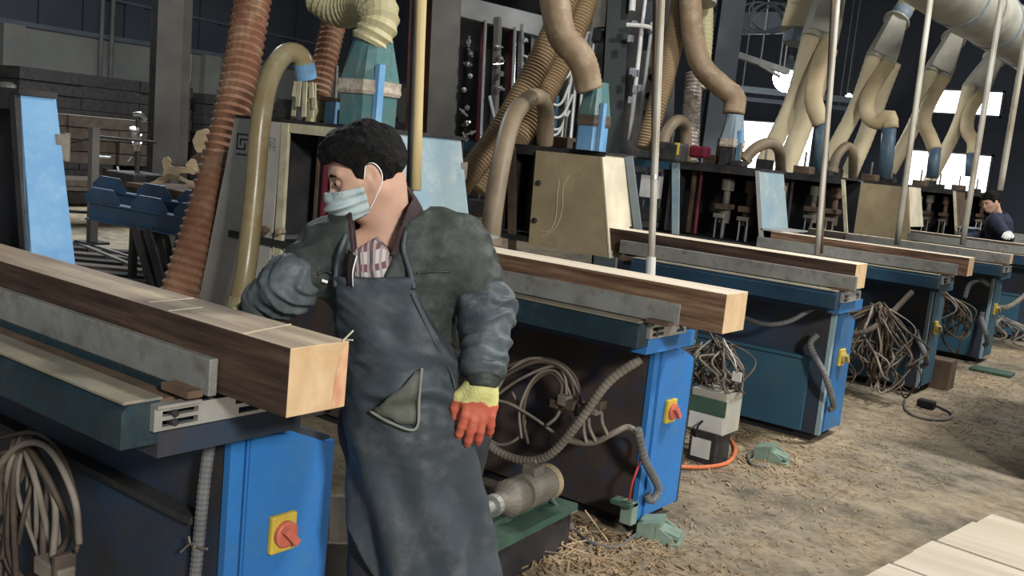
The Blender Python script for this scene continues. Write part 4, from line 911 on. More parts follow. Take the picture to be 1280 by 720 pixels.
for p in ([(-2.181, 3.440, 0.397), (-2.179, 3.440, 0.443), (-2.209, 3.460, 0.477)], [(-2.100, 3.440, 0.400), (-2.119, 3.440, 0.448), (-2.133, 3.460, 0.489)], [(-2.055, 3.440, 0.416), (-2.093, 3.440, 0.465), (-2.115, 3.460, 0.501)], [(-2.001, 3.440, 0.454), (-2.035, 3.440, 0.503), (-2.056, 3.460, 0.539)], [(-2.309, 3.440, 0.420), (-2.271, 3.450, 0.464), (-2.255, 3.460, 0.515)]):
    obj('drop', tube(p, .008, 6, 5), M_cable2, t, True)
for p, s in (((-2.230, 3.440, 0.552), .05), ((-2.191, 3.440, 0.541), .045), ((-2.126, 3.440, 0.535), .05), ((-2.078, 3.430, 0.555), .055), ((-2.279, 3.450, 0.525), .04), ((-2.050, 3.430, 0.576), .04)): obj('connector', cbox(p, (s, .045, s * .9), .004), M_cable2 if s > .045 else M_cable, t)
hose('flexible_conduit', 'dusty grey conduit sagging from the gloved hand up to the second table corner', [(-2.640, 3.400, 0.295), (-2.496, 3.380, 0.260), (-2.344, 3.380, 0.265), (-2.226, 3.380, 0.333), (-2.116, 3.380, 0.486), (-2.006, 3.400, 0.684), (-1.901, 3.450, 0.797)], .020, .02, M_cable2, .1, seg=10)
hose('flexible_conduit', 'grey conduit loop hanging beside the red wire on the second blue end door', [(-1.900, 3.497, 0.501), (-1.880, 3.553, 0.363), (-1.870, 3.638, 0.268), (-1.870, 3.687, 0.208), (-1.880, 3.654, 0.163), (-1.900, 3.642, 0.188)], .019, .02, M_conduit, .1, seg=10)
tag(obj('red_wire', tube([(-1.930, 3.518, 0.489), (-1.920, 3.585, 0.439), (-1.920, 3.586, 0.345), (-1.920, 3.542, 0.250), (-1.940, 3.570, 0.157)], .005, 6), M_redw), 'thin red wire running down the corner of the second blue end door', 'wire')
t = thing('socket_box', 'dusty junction box low on the corner of the second blue end door', 'box', (-1.960, 3.627, 0.051)); obj('box', cbox((-1.930, 3.562, 0.120), (.06, .05, .10), .006), M_mint, t); obj('cover', cbox((-1.950, 3.547, 0.159), (.10, .07, .02), .004), M_dgreen, t)
hose('flexible_conduit', 'grey conduit on the corner of the nearest blue end door', [(-2.000, 1.490, 0.775), (-1.998, 1.480, 0.687), (-2.006, 1.480, 0.558), (-2.016, 1.480, 0.405)], .016, .014, M_conduit, .1, seg=10)
g = tube([(-2.052, 1.460, 0.484), (-2.014, 1.460, 0.518), (-1.981, 1.460, 0.521), (-1.945, 1.460, 0.528)], .003, 5); tube([(-2.022, 1.460, 0.536), (-2.014, 1.460, 0.518), (-1.983, 1.450, 0.523)], .003, 5, bm=g)
tag(obj('wire_tie', g, M_cable2), 'twisted wire tie around the conduit on the nearest end door', 'wire')
hose('flexible_conduit', 'grey conduit S-curve on the corner of the third machine base', [(-2.010, 5.760, 0.667), (-2.038, 5.740, 0.605), (-1.973, 5.720, 0.514), (-1.919, 5.700, 0.460), (-1.880, 5.743, 0.347), (-1.880, 5.839, 0.245), (-1.900, 5.822, 0.223)], .020, .02, M_conduit, .1, seg=10)
hose('flexible_conduit', 'grey conduit on the corner of the fourth machine base', [(-2.007, 7.900, 0.511), (-1.973, 7.880, 0.438), (-1.880, 7.719, 0.380), (-1.880, 7.841, 0.280), (-1.900, 7.798, 0.256)], .022, .025, M_conduit, .1, seg=10)
hose('flexible_conduit', 'grey conduit on the corner of the fifth machine base', [(-1.981, 10.000, 0.501), (-1.972, 9.980, 0.428), (-1.880, 9.765, 0.351), (-1.880, 9.911, 0.240), (-1.900, 9.905, 0.199)], .024, .03, M_conduit, .1, seg=10)
bundle('tangled cable loops hanging between the second end door and the beam end', loops((-2.298, 5.000, 0.635), 11, .22, .36, 9, jit=.12) + loops((-2.431, 5.100, 0.562), 8, .15, .42, 19, jit=.14) + loops((-2.217, 4.950, 0.603), 7, .16, .26, 29, jit=.12), .0062, M_cable)
tag(obj('cable_tag', tube([(-2.087, 4.850, 0.511), (-2.121, 4.870, 0.588), (-2.208, 4.900, 0.676)], .003, 5, bm=cbox((-2.087, 4.850, 0.507), (.05, .01, .05))), M_white), 'small white tag hanging on the tangled cables', 'tag')
bundle('big brown cable tangle between the third and fourth machine bases', loops((-2.181, 7.400, 0.683), 14, .28, .62, 12, jit=.16) + loops((-2.230, 7.300, 0.443), 12, .24, .42, 13, jit=.17) + loops((-2.104, 7.350, 0.659), 7, .08, .6, 33, jit=.06), .0075, M_cable)
bundle('thin cable loops between the fourth and fifth machine bases', loops((-2.235, 9.500, 0.654), 10, .2, .5, 15, jit=.14), .0085, M_cable)
hose('flexible_conduit', 'long dusty conduit crossing the big cable tangle in front of the fourth base', [(-2.280, 7.200, 0.484), (-2.169, 7.250, 0.531), (-2.088, 7.400, 0.640), (-2.000, 7.600, 0.821)], .022, .03, M_cable, .1, seg=10)
hose('flexible_conduit', 'dark conduit sagging under the third table, right of the beam end', [(-2.441, 5.600, 0.712), (-2.263, 5.550, 0.700), (-2.120, 5.550, 0.741), (-2.021, 5.600, 0.822), (-2.012, 5.700, 0.835)], .014, .02, M_conduit, .1, seg=10)
hose('flexible_conduit', 'dark conduit arched in front of the fifth base', [(-2.109, 9.800, 0.628), (-2.086, 9.800, 0.751), (-2.005, 9.800, 0.809), (-1.945, 9.900, 0.769)], .022, .03, M_conduit, .1, seg=10)
hose('flexible_conduit', 'dusty conduit reaching to the sixth machine at the right edge', [(-2.153, 11.200, 0.451), (-2.001, 11.200, 0.461), (-1.905, 11.300, 0.555), (-1.860, 11.400, 0.633)], .025, .03, M_cable2, .1, seg=10)
bundle('dark cable heap on the floor beyond the fifth base', loops((-2.113, 11.600, 0.274), 10, .3, .25, 18, jit=.12), .012, M_conduit)
# motor with green base
t = thing('electric_motor', 'dusty grey electric motor on a dark green base beside the worker apron', 'motor', (-2.261, 3.230, 0.000))
mc, md = V((-2.113, 3.027, 0.270)), V((-2.135, 3.303, 0.270)); ax = (md - mc).normalized()
fin = []
k = 0; s = 0
prof = [(0, .02), (.0, .07)]
for k in range(18): prof += [(.007 + k * .0085, .061 if k % 2 else .07)]
prof += [(.17, .071), (.182, .071), (.19, .06), (.20, .042), (.206, .0)]
obj('motor_body', lathe(BM(), mc + ax * -.014, ax, prof, 24), M_lead, t)
obj('fan_cover', lathe(BM(), mc + ax * .165, ax, [(0, .074), (.035, .074), (.05, .063), (.056, .035)], 24), M_beige, t)
obj('terminal_box', cbox(mc + ax * .07 + V((0, 0, .077)), (.07, .065, .042), .008), M_lead, t)
obj('gear_bell', lathe(BM(), mc - ax * .182, ax, [(0, .035), (.035, .042), (.07, .073), (.14, .073), (.168, .063)], 20), M_lead, t)
obj('shaft_block', lathe(BM(), mc - ax * .252, ax, [(0, .025), (.042, .025), (.042, .042), (.07, .042)], 14), M_fence, t)
for q in (.02, .14, -.14): obj('foot', cbox(mc + ax * q - V((0, 0, .07)), (.035, .11, .022)), M_dgreen, t)
bb = mc - ax * .07; bb.z = 0
h = mc.z - .096
g = BM(); bar(g, bb - ax * .34 + V((0, 0, h)), bb + ax * .34 + V((0, 0, h)), .22, .03); obj('base_top', g, M_dgreen, t)
axh = V((ax.x, ax.y, 0)).normalized()
g = BM(); bar(g, bb - axh * .34 + V((0, 0, h / 2 - .01)), bb + axh * .32 + V((0, 0, h / 2 - .01)), .19, h - .03); obj('base_block', g, M_dsteel, t)
tag(obj('floor_cable', tube([(-2.188, 3.200, 0.347), (-2.131, 3.200, 0.279), (-2.071, 3.200, 0.204), (-2.140, 3.443, 0.030), (-1.999, 3.373, 0.020), (-1.886, 3.409, 0.020), (-1.903, 3.598, 0.020)], .007, 6), M_conduit), 'black cable running from the motor across the shavings to the second base', 'cable')
# control boxes and air hose
t = thing('control_box', 'green and white control box standing behind the second end door', 'box', (-2.219, 4.851, 0.000))
kb = V((-2.200, 4.833, 0.000)); kb += V((-.02, .09, 0))
obj('meter_box', box(BM(), kb.x - .085, kb.x + .075, kb.y - .09, kb.y + .09, 0, .17, bev=.006), M_dsteel, t)
obj('label_plate', box(BM(), kb.x - .065, kb.x + .045, kb.y - .096, kb.y - .0905, .03, .135), M_white, t)
obj('supply_box', box(BM(), kb.x - .11, kb.x + .10, kb.y - .08, kb.y + .12, .171, .40, bev=.006), M_duct, t)
obj('green_panel', box(BM(), kb.x - .112, kb.x + .102, kb.y - .088, kb.y - .08, .275, .36), M_dgreen, t)
obj('white_panel', box(BM(), kb.x - .105, kb.x + .095, kb.y - .086, kb.y - .0805, .18, .27), M_white, t)
obj('handle', tube([(kb.x - .02, kb.y - .088, .23), (kb.x - .03, kb.y - .12, .20), (kb.x - .04, kb.y - .10, .14)], .006, 6), M_dsteel, t)
tag(obj('air_hose', tube([(-2.253, 4.619, 0.015), (-2.153, 4.735, 0.015), (-2.107, 4.931, 0.015), (-2.188, 5.198, 0.015), (-2.312, 5.387, 0.015), (-2.298, 5.200, 0.114), (-2.364, 5.100, 0.222), (-2.439, 5.000, 0.224)], .011, 8), M_orange), 'orange air hose looping on the floor around the control box', 'hose')
def pedal(label, p, rz):
    t = thing('foot_pedal', label, 'pedal', p, 'mint green foot pedals')
    p = V(p); c, s = math.cos(rz) * .74, math.sin(rz) * .74
    def L(x, y, z): return p + V((x * c - y * s, x * s + y * c, z * .74))
    def blk(x0, x1, y0, y1, z0, z1, za=None):
        za = z1 if za is None else za
        return solid(BM(), [L(x0, y0, z0), L(x1, y0, z0), L(x1, y1, z0), L(x0, y1, z0)], [L(x0, y0, za), L(x1, y0, z1), L(x1, y1, z1), L(x0, y1, za)])
    obj('base_plate', blk(-.11, .14, -.09, .09, 0, .015), M_mint, t)
    obj('guard', blk(-.11, .02, -.09, .09, .0151, .12, .09), M_mint, t)
    obj('treadle', blk(.021, .13, -.06, .06, .03, .05, .075), M_mint, t)
    for y in (-.088, .088): obj('side_cheek', blk(.0, .10, y - .006, y + .006, .0151, .045, .10), M_mint, t)
pedal('mint green foot pedal at the foot of the second end door', (-1.847, 3.689, 0.000), .3)
pedal('mint green foot pedal on the floor in front of the third base', (-1.997, 5.253, 0.000), .15)
tag(obj('floor_cable', tube([(-2.131, 5.357, 0.010), (-2.107, 5.192, 0.010), (-2.015, 5.039, 0.010), (-1.938, 5.055, 0.010)], .007, 6), M_conduit), 'short black cable curled beside the pedal at the third base', 'cable')
tag(obj('floor_cable', tube([(-1.952, 7.694, 0.010), (-1.840, 7.303, 0.010), (-1.700, 7.151, 0.010), (-1.565, 7.251, 0.010), (-1.571, 7.496, 0.010), (-1.712, 7.662, 0.010), (-1.799, 7.688, 0.010)], .009, 6), M_conduit), 'black cable loop lying on the floor in front of the fourth base', 'cable')
tag(obj('plug', cbox((-1.768, 7.561, 0.030), (.12, .08, .06), .01), M_black), 'black plug on the cable loop in front of the fourth base', 'plug')
tag(obj('carton', cbox((-1.912, 8.481, 0.120), (.18, .2, .24), .004), M_brown), 'small brown carton between the fourth and fifth bases', 'box')
tag(obj('cloth_scrap', cbox((-1.765, 9.719, 0.015), (.35, .22, .03), .01), M_dgreen), 'green cloth scrap on the floor in front of the fifth base', 'cloth')
# pallet of planed boards at lower right
t0 = V((-1.000, 3.807, 0.090)); t1 = V((-0.817, 5.244, 0.090)); e1 = (t1 - t0).normalized(); sx = V((e1.y, -e1.x, 0))
t0.z = t1.z = 0
nb = 9; Lb = (t1 - t0).length
pl_t = thing('plank_layer', 'layer of pale planed boards on the floor at lower right', 'boards', t0)
for k in range(-5, nb - 2 + 3):
    wd = .215; a = t0 + e1 * (k * wd + .004); c = t0 + e1 * ((k + 1) * wd - .004)
    if (c - t0).length > Lb + .01 and k > 0: break
    o = sx * R_.uniform(-.012, .02); z0 = .058; z1 = .09 + R_.uniform(-.003, .003)
    q = [a + o, c + o, c + sx * 2.3, a + sx * 2.3]
    obj('board', solid(BM(), [v + V((0, 0, z0)) for v in q], [v + V((0, 0, z1)) for v in q]), M_pale, pl_t)
a = t0 + e1 * (-1.1) + sx * .06; c = t1 + sx * .06
for s_ in (.12, 1.2, 2.2):
    obj('bearer', bar(BM(), a + sx * s_ + V((0, 0, .029)), c + sx * s_ + V((0, 0, .029)) - e1 * .03, .08, .056), M_scrap, pl_t)
board2 = thing('crate', 'tall wooden crate at the right edge, casting the dark shadow on the floor', 'crate', (-.80, 6.9, 0))
obj('side', box(BM(), -.86, -.84, 6.2, 7.6, .02, 2.28), M_scrap, board2)
obj('side', box(BM(), -.84, .2, 6.2, 6.22, .02, 2.28), M_scrap, board2)
obj('side', box(BM(), -.84, .2, 7.58, 7.6, .02, 2.28), M_scrap, board2)
obj('lid', box(BM(), -.865, .22, 6.19, 7.61, 2.281, 2.31), M_scrap, board2)
# metal tub behind the nearest end door
t = thing('metal_tub', 'ribbed metal tub at the bottom edge, left of the worker apron', 'tub', (-2.1, 2.02, 0))
kb = V((-2.20, 2.13, 0))
obj('tub_wall', lathe(BM(), kb, (0, 0, 1), [(0.0, 0.17), (0.071, 0.18), (0.081, 0.19), (0.102, 0.182), (0.173, 0.186), (0.183, 0.197), (0.203, 0.188), (0.264, 0.19), (0.274, 0.202), (0.295, 0.194), (0.351, 0.196), (0.358, 0.206), (0.366, 0.2), (0.361, 0.188), (0.051, 0.165)], 36), M_lead, t, True)
tag(obj('steel_flap', bar(BM(), (-1.847, 1.904, 0.323), (-1.848, 1.972, 0.425), .055, .006, up=(.5, -.8, 0)), M_fence), 'flat grey strip leaning on the tub rim in front of the apron', 'strip')
# shavings
b = BM(); q = random.Random(5)
def chip(c, s):
    if (c.x > -1.15 and c.y < 6.2) or c.x > 2 or (c.x < -1.9 and any(y_ - .06 < c.y < y_ + .42 for y_ in YM)) or (-1.75 < c.x < -1.2 and 12.4 < c.y): return
    a = q.uniform(0, pi); L = s * q.uniform(.5, 2.4) * (1 if q.random() < .96 else 2); w_ = s * q.uniform(.12, .45); z = c.z
    d = V((math.cos(a), math.sin(a), 0)); n = V((-d.y, d.x, 0)); h = q.uniform(.001, .012)
    p = [c - d * L - n * w_, c + d * L - n * w_, c + d * L + n * w_, c - d * L + n * w_]
    vs = [b.verts.new(v + V((0, 0, h if i in (1, 2) else .002))) for i, v in enumerate(p)]; vt = [b.verts.new(v.co + V((0, 0, .003))) for v in vs]
    b.faces.new(vs); b.faces.new(vt[::-1])
    for i in range(4): b.faces.new((vs[i], vs[(i + 1) % 4], vt[(i + 1) % 4], vt[i]))
for k in range(4200):
    y = q.uniform(2.6, 12); x = -1.95 + abs(q.gauss(0, .7)) * (1 if q.random() < .8 else -1)
    chip(V((x, y, 0)), .0065)
for k in range(800):
    chip(V((q.gauss(-2.05, .28), q.gauss(3.35, .28), q.uniform(0, .02))), .012)
for k in range(700):
    chip(V((q.gauss(-2.3, .35), q.gauss(5.2, .4), 0)), .012)
tag(obj('wood_shavings', b, mat('wood_chip', (0.46, 0.34, 0.20), (0.20, 0.13, 0.07), 0.8, scale=8, bump=0), kind='stuff'), 'scattered wood shavings on the concrete floor', 'shavings')
b = BM(); 
for k in range(16):
    c = V((q.uniform(-2.3, -1.9), q.uniform(3.1, 3.5), .02)); a = q.uniform(0, 2 * pi); bar(b, c, c + V((math.cos(a) * .16, math.sin(a) * .16, q.uniform(0, .10))), .005, .004)
tag(obj('splinter_heap', b, M_scrap, kind='stuff'), 'heap of thin splinters between the motor and the second base', 'splinters')

# ------------------------------------------------------------------ people, grown from distance fields
def surf(fn, xs, ys, zs):
    """surface nets on a rectilinear grid"""
    X, Y, Z = np.meshgrid(xs, ys, zs, indexing='ij')
    D = fn(X, Y, Z).astype(np.float32); S = D < 0
    nx, ny, nz = D.shape
    cnt = np.zeros((nx - 1, ny - 1, nz - 1), np.float32); P = np.zeros((nx - 1, ny - 1, nz - 1, 3), np.float32)
    ax = [xs, ys, zs]
    cor = [(i, j, k) for i in (0, 1) for j in (0, 1) for k in (0, 1)]
    for a in cor:
        for d in range(3):
            if a[d]: continue
            b = list(a); b[d] = 1
            sl = lambda c: tuple(slice(c[q], D.shape[q] - 1 + c[q]) for q in range(3))
            da, db = D[sl(a)], D[sl(b)]; m_ = (da < 0) != (db < 0)
            t = np.where(m_, da / np.where(m_, da - db, 1), 0)
            for q in range(3):
                A = ax[q][a[q]:len(ax[q]) - 1 + a[q]]; B = ax[q][b[q]:len(ax[q]) - 1 + b[q]]
                sh = [1, 1, 1]; sh[q] = -1
                P[..., q] += np.where(m_, A.reshape(sh) + t * (B - A).reshape(sh), 0)
            cnt += m_
    act = cnt > 0
    idx = -np.ones(act.shape, np.int64); idx[act] = np.arange(act.sum())
    verts = P[act] / cnt[act][:, None]; faces = []
    for d in range(3):
        o = [q for q in range(3) if q != d]
        sa = [slice(1, -1)] * 3; sa[d] = slice(0, D.shape[d] - 1)
        sb = list(sa); sb[d] = slice(1, D.shape[d])
        a, b = S[tuple(sa)], S[tuple(sb)]
        ch = np.argwhere(a != b)
        if not len(ch): continue
        base = ch.copy(); base[:, o[0]] += 1; base[:, o[1]] += 1
        fl = a[tuple(ch.T)]
        q4 = []
        for (e0, e1) in ((-1, -1), (0, -1), (0, 0), (-1, 0)):
            c = base.copy(); c[:, o[0]] += e0; c[:, o[1]] += e1
            q4.append(idx[tuple(c.T)])
        q4 = np.stack(q4, 1)
        if d == 1: fl = ~fl
        q4[~fl] = q4[~fl][:, ::-1]
        faces.append(q4)
    return verts, np.concatenate(faces)
def sdf_obj(name, fn, lo, hi, h, mt, parent=None, loc=None, rz=0, xs=None, ys=None, zs=None):
    g = [np.arange(lo[q], hi[q] + h, h) for q in range(3)]
    if xs is not None: g[0] = xs
    if ys is not None: g[1] = ys
    if zs is not None: g[2] = zs
    v, f = surf(fn, *g)
    me = bpy.data.meshes.new(name); me.from_pydata(v.tolist(), [], f.tolist()); me.materials.append(mt)
    me.polygons.foreach_set('use_smooth', [True] * len(me.polygons))
    o = bpy.data.objects.new(name, me); COL.objects.link(o)
    if parent is not None: o.parent = parent
    else: o.location = loc; o.rotation_euler = (0, 0, rz)
    return o
def smin(a, b, k):
    h = np.clip(.5 + .5 * (b - a) / k, 0, 1); return b * (1 - h) + a * h - k * h * (1 - h)
def smax(a, b, k): return -smin(-a, -b, k)
def cap(X, Y, Z, a, b, ra, rb):
    a = np.array(a, float); b = np.array(b, float); d = b - a; L = (d @ d) + 1e-12
    t = np.clip(((X - a[0]) * d[0] + (Y - a[1]) * d[1] + (Z - a[2]) * d[2]) / L, 0, 1)
    return np.sqrt((X - a[0] - t * d[0]) ** 2 + (Y - a[1] - t * d[1]) ** 2 + (Z - a[2] - t * d[2]) ** 2) - (ra + (rb - ra) * t)
def ell(X, Y, Z, c, r):
    k = np.sqrt(((X - c[0]) / r[0]) ** 2 + ((Y - c[1]) / r[1]) ** 2 + ((Z - c[2]) / r[2]) ** 2)
    return (k - 1) * min(r)
def wob(X, Y, Z, s, seed=0):
    """cheap smooth noise in -1..1"""
    q = random.Random(seed); o = 0
    for k in range(5):
        a = [q.uniform(-1, 1) for _ in range(3)]; n = math.sqrt(sum(x * x for x in a)) or 1
        f_ = s * (1 + .55 * k); a = [x / n * f_ for x in a]; ph = q.uniform(0, 6.28)
        o = o + np.sin(a[0] * X + a[1] * Y + a[2] * Z + ph + 1.3 * np.sin((a[1] * X - a[0] * Z + a[2] * Y) * .7 + ph)) / (1 + .4 * k)
    return o / 2.6
def frame(c, F, up=(0, 0, 1), sc_=1.0):
    F = np.array(F, float); F /= np.linalg.norm(F); U = np.array(up, float); U = U - F * (U @ F); U /= np.linalg.norm(U); Lf = np.cross(U, F)
    c = np.array(c, float)
    def to(X, Y, Z):
        dx, dy, dz = X - c[0], Y - c[1], Z - c[2]
        return (dx * F[0] + dy * F[1] + dz * F[2]) / sc_, (dx * Lf[0] + dy * Lf[1] + dz * Lf[2]) / sc_, (dx * U[0] + dy * U[1] + dz * U[2]) / sc_
    def back(f_, l, u): return tuple(c + (F * f_ + Lf * l + U * u) * sc_)
    return to, back
def head_sdf(f, l, u):
    """f forward, l left, u up; centre of the skull; face height about .22"""
    al = np.abs(l)
    d = ell(f, l, u, (-.012, 0, .028), (.098, .077, .098))
    d = smin(d, ell(f, l, u, (.022, 0, -.02), (.068, .064, .085)), .03)
    d = smin(d, ell(f, l, u, (.045, 0, -.078), (.038, .036, .032)), .035)          # chin
    d = smin(d, cap(f, al, u, (-.01, .056, -.045), (.045, .026, -.085), .022, .018), .03)   # jaw
    d = smin(d, cap(f, al, u, (.055, .046, -.022), (.03, .062, -.012), .02, .014), .03)     # cheekbone
    d = smin(d, cap(f, al, u, (.080, .012, .024), (.066, .046, .026), .010, .010), .016)    # brow
    d = smax(d, -ell(f, al, u, (.090, .034, .004), (.020, .021, .013)), .014)     # eye socket
    d = smin(d, cap(f, l, u, (.084, 0, .012), (.102, 0, -.024), .007, .011), .012)          # nose
    d = smin(d, ell(f, al, u, (.090, .011, -.028), (.011, .009, .008)), .008)
    d = smin(d, ell(f, l, u, (.080, 0, -.052), (.016, .024, .006)), .008)         # lips
    d = smin(d, ell(f, l, u, (.077, 0, -.060), (.016, .021, .006)), .008)
    d = smin(d, ell(f, al, u, (.074, .034, .004), (.0125, .0125, .0125)), .003)    # eyeball bulge
    # ears
    e = ell(f, al, u, (-.012, .080, -.004), (.020, .009, .032)); e = smax(e, -ell(f, al, u, (-.008, .088, .002), (.010, .007, .017)), .006)
    e = smin(e, ell(f, al, u, (-.006, .076, -.030), (.009, .007, .010)), .008)
    return smin(d, e, .008)
M_skin = mat('skin', (0.56, 0.36, 0.265), (0.48, 0.285, 0.20), 0.5, scale=14, bump=0.03)
M_hair = mat('black_hair', (0.009, 0.008, 0.008), (0.004, 0.004, 0.004), 0.6, scale=30, bump=0.7, stretch=(1, 1, 3), fine=160, spec=0.15)
M_mask = mat('pale_blue_mask', (0.46, 0.55, 0.56), (0.40, 0.49, 0.50), 0.75, scale=18, bump=0.08)
M_loop = mat('white_elastic', (0.8, 0.8, 0.78), (0.7, 0.7, 0.68), 0.6, bump=0)
M_jacket = mat('dark_green_grey_jacket', (0.046, 0.056, 0.048), (0.022, 0.028, 0.027), 0.62, scale=7, bump=0.25, c3=(0.070, 0.076, 0.064))
M_sleeve = mat('blue_grey_oversleeve', (0.085, 0.105, 0.112), (0.042, 0.056, 0.068), 0.55, scale=9, bump=0.15, c3=(0.13, 0.15, 0.145), spec=0.3)
M_apron = mat('dark_blue_apron', (0.050, 0.064, 0.078), (0.032, 0.040, 0.048), 0.55, scale=5, bump=0.12, c3=(0.078, 0.088, 0.090))  # third tone mixes paler patches in at random
M_lining = mat('apron_pocket_lining', (0.28, 0.30, 0.25), (0.19, 0.205, 0.175), 0.7, scale=12, bump=0.2)
M_collar = mat('purple_brown_collar', (0.055, 0.032, 0.034), (0.032, 0.020, 0.023), 0.9, scale=20, bump=0.3)
M_trouser = mat('dark_trousers', (0.03, 0.032, 0.036), (0.018, 0.019, 0.022), 0.8, scale=6, bump=0.1)
M_shoe = mat('black_shoes', (0.02, 0.02, 0.02), (0.012, 0.012, 0.012), 0.5, scale=6, bump=0.05)
M_orangeg = mat('orange_red_glove', (0.56, 0.155, 0.095), (0.45, 0.10, 0.06), 0.55, scale=18, bump=0.2)
M_yellowg = mat('yellow_knit_glove', (0.66, 0.64, 0.26), (0.52, 0.50, 0.20), 0.85, scale=25, bump=0.4, fine=200)
def plaid():
    mt = bpy.data.materials.new('plaid_shirt'); mt.use_nodes = True; nt = mt.node_tree; b = nt.nodes['Principled BSDF']; b.inputs['Roughness'].default_value = .85
    tc = nt.nodes.new('ShaderNodeTexCoord')
    prev = None
    for (rot, sc_, col) in ((0.3, 16, (0.08, 0.06, 0.07)), (1.87, 16, (0.16, 0.07, 0.08)), (0.3, 41, (0.3, 0.28, 0.28))):
        mp = nt.nodes.new('ShaderNodeMapping'); mp.inputs['Rotation'].default_value = (0, rot, 0.6); nt.links.new(tc.outputs['Object'], mp.inputs[0])
        wv = nt.nodes.new('ShaderNodeTexWave'); wv.inputs['Scale'].default_value = sc_ * .6; nt.links.new(mp.outputs[0], wv.inputs[0])
        cr = nt.nodes.new('ShaderNodeValToRGB'); cr.color_ramp.elements[0].position = .62; cr.color_ramp.elements[1].position = .72; nt.links.new(wv.outputs[0], cr.inputs[0])
        mx = nt.nodes.new('ShaderNodeMix'); mx.data_type = 'RGBA'; nt.links.new(cr.outputs[0], mx.inputs['Factor'])
        if prev is None: mx.inputs['A'].default_value = (0.52, 0.46, 0.44, 1)
        else: nt.links.new(prev, mx.inputs['A'])
        mx.inputs['B'].default_value = (*col, 1); prev = mx.outputs['Result']
    nt.links.new(prev, b.inputs['Base Color']); return mt

def hand_sdf(to, k=.93, flip=1):
    """hand hanging along +f of its frame: f = towards the fingertips, l = towards the thumb, u = back of the hand"""
    def fn(X, Y, Z):
        f, l, u = to(X, Y, Z); s = 1 / k; f, l, u = f * s, l * s * flip, u * s
        d = cap(f, l, u, (-.03, 0, 0), (.02, 0, 0), .030, .034)
        pal = ell(f, l, u, (.055, 0, -.002), (.056, .046, .021)); d = smin(d, pal, .02)
        fing = [(.034, .090, .036, .030, .024, .0094), (.0115, .097, .040, .034, .026, .0098), (-.0115, .094, .038, .031, .025, .0094), (-.034, .084, .030, .024, .021, .0086)]
        for (l0, f0, a, b_, c_, r) in fing:
            k1 = (f0 - .03, l0 * .85, .003); k2 = (f0 + .002, l0, .004)
            sp = l0 * .12
            k3 = (f0 + a * .94, l0 + sp, -.004 - .004); k4 = (f0 + a * .94 + b_ * .80, l0 + sp * 1.5, -.024); k5 = (f0 + a * .94 + b_ * .80 + c_ * .55, l0 + sp * 1.6, -.042)
            fg = cap(f, l, u, k1, k2, r * 1.1, r * 1.12); fg = smin(fg, cap(f, l, u, k2, k3, r * 1.1, r), .004)
            fg = smin(fg, cap(f, l, u, k3, k4, r, r * .95), .004); fg = smin(fg, cap(f, l, u, k4, k5, r * .95, r * .82), .004)
            d = smin(d, fg, .003)
        th = cap(f, l, u, (.012, .026, -.010), (.048, .056, -.018), .018, .0135); th = smin(th, cap(f, l, u, (.048, .056, -.018), (.082, .061, -.026), .0135, .0115), .006)
        th = smin(th, cap(f, l, u, (.082, .061, -.026), (.106, .056, -.032), .0115, .0095), .005)
        return smin(d, th, .012) * k
    return fn

